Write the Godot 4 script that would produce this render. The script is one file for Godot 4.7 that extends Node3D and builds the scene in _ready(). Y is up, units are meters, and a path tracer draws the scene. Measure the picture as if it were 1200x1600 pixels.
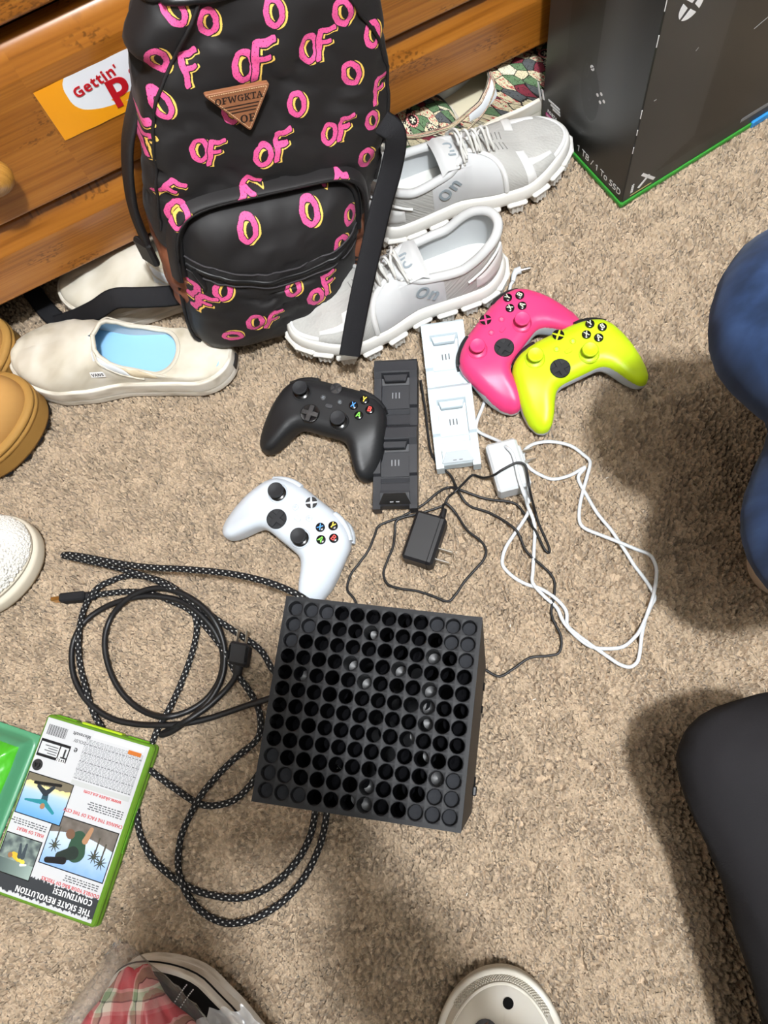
extends Node3D

# ---------------------------------------------------------------- mesh builder
class MB:
	var v := PackedVector3Array()
	var n := PackedVector3Array()
	var t := PackedVector2Array()
	var c := PackedColorArray()
	var i := PackedInt32Array()
	func grid(nu: int, nv: int, f: Callable, wu := false, wv := false, us := Vector2.ONE, uvf = null) -> MB:
		var b := v.size()
		var p := PackedVector3Array()
		for k in nv + 1:
			for j in nu + 1:
				p.append(f.call(float(j) / nu, float(k) / nv))
		var m := PackedVector3Array()
		m.resize(p.size())
		var w := nu + 1
		var q := PackedInt32Array()
		for k in nv:
			for j in nu:
				var a := k * w + j
				for tr in [[a, a + 1, a + w + 1], [a, a + w + 1, a + w]]:
					var nn := (p[tr[2]] - p[tr[0]]).cross(p[tr[1]] - p[tr[0]])
					for x in tr:
						m[x] += nn
						q.append(x + b)
		if wu:
			for k in nv + 1:
				var s := m[k * w] + m[k * w + nu]
				m[k * w] = s
				m[k * w + nu] = s
		if wv:
			for j in w:
				var s := m[j] + m[nv * w + j]
				m[j] = s
				m[nv * w + j] = s
		v.append_array(p)
		for k in p.size():
			n.append(m[k].normalized() if m[k].length_squared() > 1e-20 else Vector3.UP)
			if uvf == null:
				t.append(Vector2(float(k % w) / nu, float(k / w) / nv) * us)
			else:
				t.append(uvf.call(p[k]))
		i.append_array(q)
		return self
	func face(pts: Array, centre = null) -> MB:   # a flat convex polygon, turned away from centre
		var b := v.size()
		var nn: Vector3 = (pts[2] - pts[0]).cross(pts[1] - pts[0]).normalized()
		var flip: bool = centre != null and nn.dot((pts[0] + pts[1] + pts[2]) / 3.0 - centre) < 0.0
		for p in pts:
			v.append(p)
			n.append(-nn if flip else nn)
			t.append(Vector2(p.x + p.z, p.y + p.z * 0.37))
		for k in range(1, pts.size() - 1):
			i.append_array(PackedInt32Array([b, b + k + 1, b + k]) if flip else PackedInt32Array([b, b + k, b + k + 1]))
		return self
	func box(xf: Transform3D, size: Vector3, ch := 0.002) -> MB:   # chamfered box centred on xf
		var h := size / 2.0
		ch = minf(ch, minf(h.x, minf(h.y, h.z)) * 0.9)
		var g := h - Vector3(ch, ch, ch)
		var cc := xf.origin
		for ax in 3:
			var a1 := (ax + 1) % 3
			var a2 := (ax + 2) % 3
			for s in [-1.0, 1.0]:
				var q := []
				for e in [[-1, -1], [1, -1], [1, 1], [-1, 1]]:
					var p := Vector3.ZERO
					p[ax] = h[ax] * s
					p[a1] = g[a1] * e[0]
					p[a2] = g[a2] * e[1]
					q.append(xf * p)
				face(q, cc)
				for s2 in [-1.0, 1.0]:
					var r := []
					for e in [[0, -1], [0, 1], [1, 1], [1, -1]]:
						var p := Vector3.ZERO
						p[ax] = (h[ax] if e[0] == 0 else g[ax]) * s
						p[a1] = (g[a1] if e[0] == 0 else h[a1]) * s2
						p[a2] = g[a2] * e[1]
						r.append(xf * p)
					face(r, cc)
		for sx in [-1.0, 1.0]:
			for sy in [-1.0, 1.0]:
				for sz in [-1.0, 1.0]:
					var s := Vector3(sx, sy, sz)
					face([xf * (s * Vector3(h.x, g.y, g.z)), xf * (s * Vector3(g.x, h.y, g.z)), xf * (s * Vector3(g.x, g.y, h.z))], cc)
		return self
	func tube(pts: Array, r, sides := 10, flat := 1.0, up := Vector3.UP, uvlen := 1.0, close := false) -> MB:   # r: number or function of 0..1; flat squeezes it along up
		var m := pts.size()
		var cum := [0.0]
		for k in range(1, m):
			cum.append(cum[-1] + pts[k].distance_to(pts[k - 1]))
		var frames := []
		for k in m:
			var d: Vector3 = (pts[mini(k + 1, m - 1)] - pts[maxi(k - 1, 0)]).normalized()
			if close:
				d = (pts[(k + 1) % m] - pts[(k + m - 1) % m]).normalized()
			var s := d.cross(up)
			if s.length() < 0.05:
				s = d.cross(Vector3(0.3, 0.2, 0.9))
			s = s.normalized()
			frames.append([s, s.cross(d).normalized()])
		var last := m if close else m - 1
		var fn := func(a, b):
			var k := mini(int(round(b * last)), last)
			var rr: float = r if (r is float) else r.call(b)
			var ang: float = a * TAU
			return pts[k % m] + frames[k % m][0] * cos(ang) * rr + frames[k % m][1] * sin(ang) * rr * flat
		var b0 := t.size()
		grid(sides, last, fn, true, close)
		for k in range(b0, t.size()):
			var row := (k - b0) / (sides + 1)
			t[k] = Vector2(t[k].x, cum[mini(row, m - 1)] * uvlen)
		if not close:
			for e in [0, last]:
				var q := []
				for a in sides:
					q.append(fn.call(float(a) / sides, float(e) / last))
				face(q, pts[1] if e == 0 else pts[m - 2])
		return self
	func lathe(prof: Array, seg := 24, xf := Transform3D()) -> MB:   # profile of (radius, height)
		var m := prof.size() - 1
		return grid(seg, m, func(a, b):
			var p: Vector2 = prof[int(round(b * m))]
			return xf * Vector3(cos(a * TAU) * p.x, p.y, sin(a * TAU) * p.x), true)
	func prism(poly: PackedVector2Array, y0: float, y1: float, xf := Transform3D(), bev := 0.0, smooth := false) -> MB:   # outline in x, z raised from y0 to y1
		var ins := poly
		if bev > 0.0:
			var o := Geometry2D.offset_polygon(poly, -bev)
			if o.size() > 0 and o[0].size() > 2:
				ins = o[0]
		var tri := Geometry2D.triangulate_polygon(ins)
		for side in [[y1, Vector3.UP], [y0, Vector3.DOWN]]:
			var b := v.size()
			for p in ins:
				v.append(xf * Vector3(p.x, side[0], p.y))
				n.append((xf.basis * side[1]).normalized())
				t.append(p)
			for k in range(0, tri.size(), 3):
				var a := [tri[k], tri[k + 1], tri[k + 2]]
				var nn := (v[b + a[2]] - v[b + a[0]]).cross(v[b + a[1]] - v[b + a[0]])
				if nn.dot(xf.basis * side[1]) < 0.0:
					a = [a[0], a[2], a[1]]
				for x in a:
					i.append(b + x)
		var rings := [[poly, y0 + bev], [poly, y1 - bev]]
		if bev > 0.0:
			rings = [[ins, y0], [poly, y0 + bev], [poly, y1 - bev], [ins, y1]]
			if ins.size() != poly.size():
				rings = [[poly, y0], [poly, y1]]
			else:   # align the start of the offset ring
				var best := 0
				for k in ins.size():
					if ins[k].distance_squared_to(poly[0]) < ins[best].distance_squared_to(poly[0]):
						best = k
				var al := PackedVector2Array()
				for k in ins.size():
					al.append(ins[(k + best) % ins.size()])
				rings[0][0] = al
				rings[3][0] = al
		if smooth:
			var m := rings.size() - 1
			grid(poly.size(), m, func(a, b):
				var rg = rings[int(round(b * m))]
				var q: Vector2 = rg[0][int(round(a * poly.size())) % poly.size()]
				return xf * Vector3(q.x, rg[1], q.y), true)
		else:
			for k in rings.size() - 1:
				for j in poly.size():
					var j2 := (j + 1) % poly.size()
					var a: Vector2 = rings[k][0][j]
					var bb: Vector2 = rings[k][0][j2]
					var cc: Vector2 = rings[k + 1][0][j2]
					var dd: Vector2 = rings[k + 1][0][j]
					var e := (bb - a).orthogonal()
					if Geometry2D.is_polygon_clockwise(poly):
						e = -e
					var mid := xf * Vector3(a.x + e.x * 100.0, (rings[k][1] + rings[k + 1][1]) / 2.0, a.y + e.y * 100.0)
					face([xf * Vector3(a.x, rings[k][1], a.y), xf * Vector3(bb.x, rings[k][1], bb.y), xf * Vector3(cc.x, rings[k + 1][1], cc.y), xf * Vector3(dd.x, rings[k + 1][1], dd.y)], mid)
		return self
	func add(m: MB, xf := Transform3D()) -> MB:
		var b := v.size()
		for k in m.v.size():
			v.append(xf * m.v[k])
			n.append((xf.basis * m.n[k]).normalized())
			t.append(m.t[k])
		for k in m.i:
			i.append(k + b)
		return self
	func nets(f: Callable, lo: Vector3, hi: Vector3, cell: float, near = null) -> MB:   # surface nets; near(p, d) tells which blocks to skip
		var dim := Vector3i(((hi - lo) / cell).ceil()) + Vector3i.ONE
		var val := PackedFloat32Array()
		val.resize(dim.x * dim.y * dim.z)
		val.fill(1.0)
		var B := 6
		for bz in range(0, dim.z, B):
			for by in range(0, dim.y, B):
				for bx in range(0, dim.x, B):
					var mid := lo + Vector3(bx + B / 2.0, by + B / 2.0, bz + B / 2.0) * cell
					var dmid: float = f.call(mid)
					if absf(dmid) > cell * B * 1.3:
						if dmid < 0.0:
							for z in range(bz, mini(bz + B, dim.z)):
								for y in range(by, mini(by + B, dim.y)):
									for x in range(bx, mini(bx + B, dim.x)):
										val[(z * dim.y + y) * dim.x + x] = -1.0
						continue
					for z in range(bz, mini(bz + B, dim.z)):
						for y in range(by, mini(by + B, dim.y)):
							for x in range(bx, mini(bx + B, dim.x)):
								val[(z * dim.y + y) * dim.x + x] = f.call(lo + Vector3(x, y, z) * cell)
		var id := {}
		var b := v.size()
		var sx := 1
		var sy := dim.x
		var sz := dim.x * dim.y
		var off := [0, sx, sy, sx + sy, sz, sx + sz, sy + sz, sx + sy + sz]
		var cor := []
		for k in 8:
			cor.append(Vector3(k & 1, (k >> 1) & 1, (k >> 2) & 1))
		var edges := [[0, 1], [2, 3], [4, 5], [6, 7], [0, 2], [1, 3], [4, 6], [5, 7], [0, 4], [1, 5], [2, 6], [3, 7]]
		var vs := PackedVector3Array()
		for z in dim.z - 1:
			for y in dim.y - 1:
				var row := (z * dim.y + y) * dim.x
				for x in dim.x - 1:
					var at := row + x
					var neg := 0
					for o in off:
						if val[at + o] < 0.0:
							neg += 1
					if neg == 0 or neg == 8:
						continue
					var s := Vector3.ZERO
					var cnt := 0
					for e in edges:
						var a := val[at + off[e[0]]]
						var c2 := val[at + off[e[1]]]
						if (a < 0.0) != (c2 < 0.0):
							s += cor[e[0]].lerp(cor[e[1]], a / (a - c2))
							cnt += 1
					id[at] = vs.size()
					vs.append(lo + (Vector3(x, y, z) + s / cnt) * cell)
		var nm := PackedVector3Array()
		nm.resize(vs.size())
		var q := PackedInt32Array()
		for at in id:
			for ax in 3:
				var st: int = [sx, sy, sz][ax]
				var u: int = [sy, sz, sx][ax]
				var w: int = [sz, sx, sy][ax]
				var a := val[at]
				var c2 := val[at + st]
				if (a < 0.0) == (c2 < 0.0):
					continue
				if not (id.has(at - u) and id.has(at - w) and id.has(at - u - w)):
					continue
				var f4 := [id[at], id[at - u], id[at - u - w], id[at - w]]
				if a < 0.0:
					f4 = [f4[0], f4[3], f4[2], f4[1]]
				f4.reverse()
				for tr in [[f4[0], f4[1], f4[2]], [f4[0], f4[2], f4[3]]]:
					var nn := (vs[tr[2]] - vs[tr[0]]).cross(vs[tr[1]] - vs[tr[0]])
					for x in tr:
						nm[x] += nn
						q.append(x + b)
		v.append_array(vs)
		for k in vs.size():
			n.append(nm[k].normalized() if nm[k].length_squared() > 1e-24 else Vector3.UP)
			t.append(Vector2(vs[k].x, vs[k].z))
		i.append_array(q)
		return self
	func split(keep: Callable) -> MB:   # the triangles whose middle passes
		var m := MB.new()
		m.v = v
		m.n = n
		m.t = t
		for k in range(0, i.size(), 3):
			if keep.call((v[i[k]] + v[i[k + 1]] + v[i[k + 2]]) / 3.0):
				m.i.append_array(PackedInt32Array([i[k], i[k + 1], i[k + 2]]))
		return m
	func mesh() -> ArrayMesh:
		var a := []
		a.resize(Mesh.ARRAY_MAX)
		a[Mesh.ARRAY_VERTEX] = v
		a[Mesh.ARRAY_NORMAL] = n
		a[Mesh.ARRAY_TEX_UV] = t
		if c.size() == v.size():
			a[Mesh.ARRAY_COLOR] = c
		a[Mesh.ARRAY_INDEX] = i
		var am := ArrayMesh.new()
		am.add_surface_from_arrays(Mesh.PRIMITIVE_TRIANGLES, a)
		return am

# ---------------------------------------------------------------- scene helpers
var counts := {}
var M := {}

func numbered(called: String) -> String:
	var k: int = counts.get(called, 0)
	counts[called] = k + 1
	return called if k == 0 else "%s_%03d" % [called, k]

func tag(o: Node3D, label: String, category := "", group := "", kind := ""):
	if label: o.set_meta("label", label)
	if category: o.set_meta("category", category)
	if group: o.set_meta("group", group)
	if kind: o.set_meta("kind", kind)
	return o

func thing(called: String, label: String, category: String, xf := Transform3D(), group := "") -> Node3D:
	var o := Node3D.new()
	o.name = numbered(called)
	add_child(o)
	o.transform = xf
	tag(o, label, category, group)
	return o

func obj(called: String, m, material: Material, parent: Node = null, xf := Transform3D(), label := "") -> MeshInstance3D:
	var o := MeshInstance3D.new()
	o.mesh = m.mesh() if m is MB else m
	o.material_override = material
	o.cast_shadow = GeometryInstance3D.SHADOW_CASTING_SETTING_ON
	o.transform = xf
	if parent == null:
		o.name = numbered(called)
		add_child(o)
	else:
		var k := 0
		o.name = called
		while parent.has_node(NodePath(o.name)):
			k += 1
			o.name = "%s_%03d" % [called, k]
		parent.add_child(o, true)
	if label: o.set_meta("label", label)
	return o

func struct(called: String, m, material: Material, xf := Transform3D(), label := "", category := ""):
	var o := obj(called, m, material, null, xf)
	return tag(o, label, category, "", "structure")

func mat(hex: String, rough := 0.6, spec := 0.5, metal := 0.0) -> StandardMaterial3D:
	var m := StandardMaterial3D.new()
	m.albedo_color = Color(hex)
	m.roughness = rough
	m.metallic_specular = spec
	m.metallic = metal
	return m

func noise(kind: int, freq: float, sd := 1, oct := 1) -> FastNoiseLite:
	var f := FastNoiseLite.new()
	f.noise_type = kind
	f.frequency = freq
	f.seed = sd
	f.fractal_octaves = oct
	f.fractal_type = FastNoiseLite.FRACTAL_FBM if oct > 1 else FastNoiseLite.FRACTAL_NONE
	return f

func noise_tex(f: FastNoiseLite, w := 256, h := 256, ramp = null, seamless := true) -> NoiseTexture2D:
	var t := NoiseTexture2D.new()
	t.width = w
	t.height = h
	t.seamless = seamless
	t.noise = f
	if ramp:
		var g := Gradient.new()
		g.offsets = PackedFloat32Array(ramp[0])
		g.colors = PackedColorArray(ramp[1].map(func(s): return Color(s)))
		t.color_ramp = g
	return t

func bump(m: StandardMaterial3D, tx: Texture2D, cm: float, scale := 1.0):
	m.heightmap_enabled = true
	m.heightmap_texture = tx
	m.heightmap_scale = cm
	return m

func tri_map(m: StandardMaterial3D, s: float):
	m.uv1_triplanar = true
	m.uv1_scale = Vector3(s, s, s)
	return m

func at(p: Vector3, yaw := 0.0, tilt := Vector3.ZERO) -> Transform3D:
	return Transform3D(Basis(Vector3.UP, yaw) * Basis.from_euler(tilt), p)

func smooth_path(pts: Array, per := 6, close := false) -> Array:   # Catmull-Rom through the points
	var out := []
	var m := pts.size()
	var segs := m if close else m - 1
	for k in segs:
		var p1 = pts[k]
		var p2 = pts[(k + 1) % m]
		var p0 = pts[(k + m - 1) % m] if close or k > 0 else p1 * 2.0 - p2
		var p3 = pts[(k + 2) % m] if close or k < m - 2 else p2 * 2.0 - p1
		for j in per:
			var u := float(j) / per
			out.append(0.5 * (2.0 * p1 + (p2 - p0) * u + (2.0 * p0 - 5.0 * p1 + 4.0 * p2 - p3) * u * u + (3.0 * p1 - p0 - 3.0 * p2 + p3) * u * u * u))
	if not close:
		out.append(pts[m - 1])
	return out

func tab(a: Array, x: float) -> float:   # smooth look-up in a list of (x, value)
	if x <= a[0].x: return a[0].y
	for k in a.size() - 1:
		if x <= a[k + 1].x:
			var u: float = (x - a[k].x) / (a[k + 1].x - a[k].x)
			u = u * u * (3.0 - 2.0 * u) * 0.5 + u * 0.5
			return lerpf(a[k].y, a[k + 1].y, u)
	return a[-1].y

func text_mesh(s: String, size: float, depth := 0.0003, bold := true, family := "Droid Sans") -> TextMesh:   # size is the height of a capital
	var t := TextMesh.new()
	var f := SystemFont.new()
	f.font_names = PackedStringArray([family])
	f.font_weight = 700 if bold else 400
	t.font = f
	t.text = s
	t.font_size = 48
	t.pixel_size = size / 34.5
	t.depth = depth
	t.curve_step = 1.0
	return t

func circle(r: float, seg := 24, c := Vector2.ZERO, ry := -1.0) -> PackedVector2Array:
	var p := PackedVector2Array()
	for k in seg:
		p.append(c + Vector2(cos(TAU * k / seg) * r, sin(TAU * k / seg) * (ry if ry > 0.0 else r)))
	return p

func round_rect(w: float, h: float, r: float, seg := 4, c := Vector2.ZERO) -> PackedVector2Array:
	var p := PackedVector2Array()
	for q in 4:
		var cc := Vector2((w / 2 - r) * [1, -1, -1, 1][q], (h / 2 - r) * [1, 1, -1, -1][q])
		for k in seg + 1:
			var a := PI / 2 * (q + float(k) / seg)
			p.append(c + cc + Vector2(cos(a), sin(a)) * r)
	return p

func smin(a: float, b: float, k: float) -> float:
	var h := clampf(0.5 + 0.5 * (b - a) / k, 0.0, 1.0)
	return lerpf(b, a, h) - k * h * (1.0 - h)

func _ready():
	# ------------------------------------------------ camera, light, exposure
	var cam := Camera3D.new()
	cam.name = "camera"
	cam.fov = 63.75
	cam.near = 0.02
	cam.transform = Transform3D(Basis(Vector3(0.89668, -0.12503, 0.42466), Vector3(0.44214, 0.30042, -0.84514), Vector3(-0.02191, 0.94558, 0.32466)), Vector3(0, 0.9108, 0))
	add_child(cam)
	var we := WorldEnvironment.new()
	we.name = "environment"
	var env := Environment.new()
	env.background_mode = Environment.BG_COLOR
	env.background_color = Color(0.02, 0.02, 0.025)
	env.tonemap_mode = Environment.TONE_MAPPER_LINEAR
	env.tonemap_exposure = 1.0
	env.sdfgi_enabled = true
	env.ssao_enabled = true
	env.ssil_enabled = true
	we.environment = env
	add_child(we)
	var lamp := OmniLight3D.new()
	lamp.name = "ceiling_lamp_light"
	lamp.position = Vector3(0.20, 2.28, 0.28)
	lamp.light_color = Color(0.97, 0.985, 1.0)
	lamp.light_energy = 6.9
	lamp.light_size = 0.06
	lamp.omni_range = 9.0
	lamp.omni_attenuation = 2.0
	lamp.shadow_enabled = true
	add_child(lamp)
	materials()
	room()
	dresser()
	console()
	console_box()
	rest()

func materials():
	M.wall = mat("8f897f", 0.9, 0.3)
	M.ceiling = mat("c4c1bc", 0.95, 0.2)
	M.black = mat("17171a", 0.5, 0.5)
	M.black_matte = mat("1b1b1e", 0.75, 0.35)
	M.white = mat("dfe4ea", 0.45, 0.5)
	M.dark = mat("0a0a0b", 0.8, 0.3)
	M.metal = mat("c8c4bc", 0.3, 0.5, 1.0)
	M.gold = mat("d9a860", 0.3, 0.5, 1.0)
	M.print_white = mat("e4e4e4", 0.6, 0.3)
	# carpet: twisted pile in beige and brown yarn
	var c := mat("ffffff", 0.95, 0.15)
	c.albedo_texture = noise_tex(noise(FastNoiseLite.TYPE_SIMPLEX_SMOOTH, 0.035, 5, 4), 512, 512, [[0.0, 0.35, 0.65, 1.0], ["a4917a", "ae9b83", "b5a189", "beaa92"]])
	c.uv1_scale = Vector3(5.0, 5.0, 1.0)
	bump(c, noise_tex(noise(FastNoiseLite.TYPE_SIMPLEX, 0.09, 9, 3), 512, 512), 0.22)
	c.rim_enabled = true
	c.rim = 0.25
	M.carpet = c
	M.carpet_far = c
	# honey pine, dark pores along the grain
	M.wood = wood_mat(3, ["6d3e10", "8a5317", "9b6121", "a86f2c"])
	M.wood_edge = wood_mat(8, ["8a5c20", "a5742f", "b2823c", "c09049"])
	M.wood_dark = mat("2e1a0a", 0.6, 0.4)
	M.rubber_white = mat("d8d6d0", 0.55, 0.4)

func wood_mat(sd: int, ramp: Array) -> StandardMaterial3D:
	var W := 1024
	var H := 400
	var g1 := noise(FastNoiseLite.TYPE_SIMPLEX_SMOOTH, 0.011, sd, 3)
	var g2 := noise(FastNoiseLite.TYPE_SIMPLEX, 0.05, sd + 1, 2)
	var g3 := noise(FastNoiseLite.TYPE_SIMPLEX_SMOOTH, 0.018, sd + 2, 2)
	var cols := ramp.map(func(s): return Color(s))
	var im := Image.create(W, H, false, Image.FORMAT_RGB8)
	for py in H:
		for px in W:
			var x := px * 0.5
			var y := py * 0.64
			var ring := sin((y * 0.16 + g1.get_noise_2d(x * 0.12, y * 1.2) * 8.0)) * 0.5 + 0.5
			var fine := g2.get_noise_2d(x * 0.10, y * 5.0) * 0.5 + 0.5
			var u := clampf(ring * 0.32 + fine * 0.5 + 0.1, 0.0, 0.999) * 3.0
			var k := int(u)
			var col: Color = cols[k].lerp(cols[k + 1], u - k)
			var worn := smoothstep(0.30, 0.55, g3.get_noise_2d(x * 0.5, y * 1.3)) * smoothstep(0.15, 0.5, g2.get_noise_2d(x * 2.2 + 400.0, y * 5.0))
			im.set_pixel(px, py, col.lerp(Color("4a2808"), worn * 0.55))
	var m := mat("ffffff", 0.33, 0.5)
	m.albedo_texture = ImageTexture.create_from_image(im)
	m.uv1_scale = Vector3(1.7, 4.0, 1.0)
	m.clearcoat_enabled = true
	m.clearcoat = 0.4
	m.clearcoat_roughness = 0.18
	return m

# ---------------------------------------------------------------- the room
func carpet_height(x: float, z: float, n1: FastNoiseLite, n2: FastNoiseLite, n3: FastNoiseLite) -> float:
	var cr := n1.get_noise_2d(x, z) + 1.0     # 0 in the creases between tufts
	var dep := smoothstep(-0.5, 0.35, n3.get_noise_2d(x, z))
	return -0.0125 * (1.0 - smoothstep(0.0, 0.24, cr)) * (0.45 + 0.55 * dep) + 0.0012 * n2.get_noise_2d(x, z)

func room():
	var n1 := noise(FastNoiseLite.TYPE_CELLULAR, 150.0, 21)
	n1.cellular_return_type = FastNoiseLite.RETURN_DISTANCE2_SUB
	n1.cellular_jitter = 1.1
	n1.domain_warp_enabled = true
	n1.domain_warp_amplitude = 0.006
	n1.domain_warp_frequency = 80.0
	n1.domain_warp_fractal_type = FastNoiseLite.DOMAIN_WARP_FRACTAL_NONE
	var n2 := noise(FastNoiseLite.TYPE_SIMPLEX, 260.0, 22)
	var n3 := noise(FastNoiseLite.TYPE_SIMPLEX_SMOOTH, 22.0, 23, 2)
	# the pile that can be seen tuft by tuft, a four-sided patch round the things on the floor
	var A := Vector2(-0.37, -0.96)
	var B := Vector2(0.92, -0.82)
	var C := Vector2(0.17, 0.40)
	var D := Vector2(-0.68, 0.05)
	var nx := 760
	var nz := 660
	var w := nx + 1
	var b := MB.new()
	b.v.resize(w * (nz + 1))
	b.n.resize(b.v.size())
	b.t.resize(b.v.size())
	for k in nz + 1:
		var l0 := A.lerp(D, float(k) / nz)
		var r0 := B.lerp(C, float(k) / nz)
		for j in w:
			var p := l0.lerp(r0, float(j) / nx)
			var edge: bool = j == 0 or k == 0 or j == nx or k == nz
			b.v[k * w + j] = Vector3(p.x, 0.0 if edge else carpet_height(p.x, p.y, n1, n2, n3), p.y)
			b.t[k * w + j] = p
	for k in nz + 1:
		for j in w:
			var a := k * w + j
			if j == 0 or k == 0 or j == nx or k == nz:
				b.n[a] = Vector3.UP
			else:
				b.n[a] = (b.v[a + w] - b.v[a - w]).cross(b.v[a + 1] - b.v[a - 1]).normalized()
	b.i.resize(nx * nz * 6)
	var q := 0
	for k in nz:
		for j in nx:
			var a := k * w + j
			for o in [0, 1, w + 1, 0, w + 1, w]:
				b.i[q] = a + o
				q += 1
	# the same pile more coarsely round it, then plain carpet to the walls
	var rc := [Vector2(-1.9, -1.22), Vector2(2.1, -1.22), Vector2(2.1, 2.2), Vector2(-1.9, 2.2)]
	var pc := [A, B, C, D]
	var mc := []
	for k in 4:
		mc.append(Vector2(clampf(pc[k].x + [-0.6, 0.6, 0.6, -0.6][k], -1.85, 2.05), clampf(pc[k].y + [-0.22, -0.22, 0.6, 0.6][k], -1.19, 2.1)))
	var flat := func(p): return Vector2(p.x, p.z)
	for k in 4:
		var e := (k + 1) % 4
		var most: int = 90 if k > 0 else 40
		b.grid(240, most, func(u, v):
			var p: Vector2 = pc[k].lerp(pc[e], u).lerp(mc[k].lerp(mc[e], u), v)
			var end: bool = v < 0.001 or v > 0.999
			return Vector3(p.x, 0.0 if end else carpet_height(p.x, p.y, n1, n2, n3), p.y), false, false, Vector2.ONE, flat)
		var o := b.v.size()
		b.face([Vector3(mc[k].x, 0, mc[k].y), Vector3(mc[e].x, 0, mc[e].y), Vector3(rc[e].x, 0, rc[e].y), Vector3(rc[k].x, 0, rc[k].y)], Vector3(0, -5, 0))
		for m in range(o, b.v.size()):
			b.t[m] = Vector2(b.v[m].x, b.v[m].z)
	b.box(at(Vector3(0.1, -0.06, 0.49)), Vector3(4.0, 0.1, 3.42), 0.0)
	struct("floor", b, M.carpet, Transform3D(), "beige cut pile carpet covering the whole floor", "carpet")
	var mid := Vector3(0.1, 1.2, 0.49)
	struct("wall_back", MB.new().box(at(Vector3(0.1, 1.2, -1.27)), Vector3(4.2, 2.5, 0.1), 0.0), M.wall)
	struct("wall_front", MB.new().box(at(Vector3(0.1, 1.2, 2.25)), Vector3(4.2, 2.5, 0.1), 0.0), M.wall)
	struct("wall_left", MB.new().box(at(Vector3(-1.95, 1.2, 0.49)), Vector3(0.1, 2.5, 3.42), 0.0), M.wall)
	struct("wall_right", MB.new().box(at(Vector3(2.15, 1.2, 0.49)), Vector3(0.1, 2.5, 3.42), 0.0), M.wall)
	struct("ceiling", MB.new().box(at(Vector3(0.1, 2.5, 0.49)), Vector3(4.2, 0.1, 3.62), 0.0), M.ceiling)
	var lint := MultiMesh.new()
	lint.transform_format = MultiMesh.TRANSFORM_3D
	lint.mesh = MB.new().box(Transform3D(), Vector3(0.0028, 0.0006, 0.0007), 0.0002).mesh()
	lint.instance_count = 60
	var rng := RandomNumberGenerator.new()
	rng.seed = 3
	for k in 60:
		var p := A.lerp(B, rng.randf()).lerp(D.lerp(C, rng.randf()), rng.randf())
		lint.set_instance_transform(k, Transform3D(Basis(Vector3.UP, rng.randf() * 6.0).scaled(Vector3.ONE * rng.randf_range(0.5, 1.3)), Vector3(p.x, 0.0012, p.y)))
	var li := MultiMeshInstance3D.new()
	li.name = "carpet_lint"
	li.multimesh = lint
	li.material_override = mat("e8e2d6", 0.9)
	add_child(li)
	tag(li, "tiny pale specks of lint scattered over the beige carpet", "lint", "", "stuff")
	var cl := thing("ceiling_light", "round frosted glass ceiling light hanging over the middle of the room", "ceiling light", at(Vector3(0.20, 2.28, 0.28)))
	var gl := mat("fff3e2", 0.4)
	gl.emission_enabled = true
	gl.emission = Color("fff0dc")
	gl.emission_energy_multiplier = 1.0
	obj("lamp_globe", MB.new().lathe([Vector2(0.0, -0.12), Vector2(0.06, -0.105), Vector2(0.1, -0.065), Vector2(0.12, 0.0), Vector2(0.1, 0.065), Vector2(0.06, 0.105), Vector2(0.0, 0.12)], 24), gl, cl)
	obj("canopy", MB.new().lathe([Vector2(0.0, 0.115), Vector2(0.05, 0.115), Vector2(0.07, 0.17), Vector2(0.0, 0.17)], 24), M.metal, cl)

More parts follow.
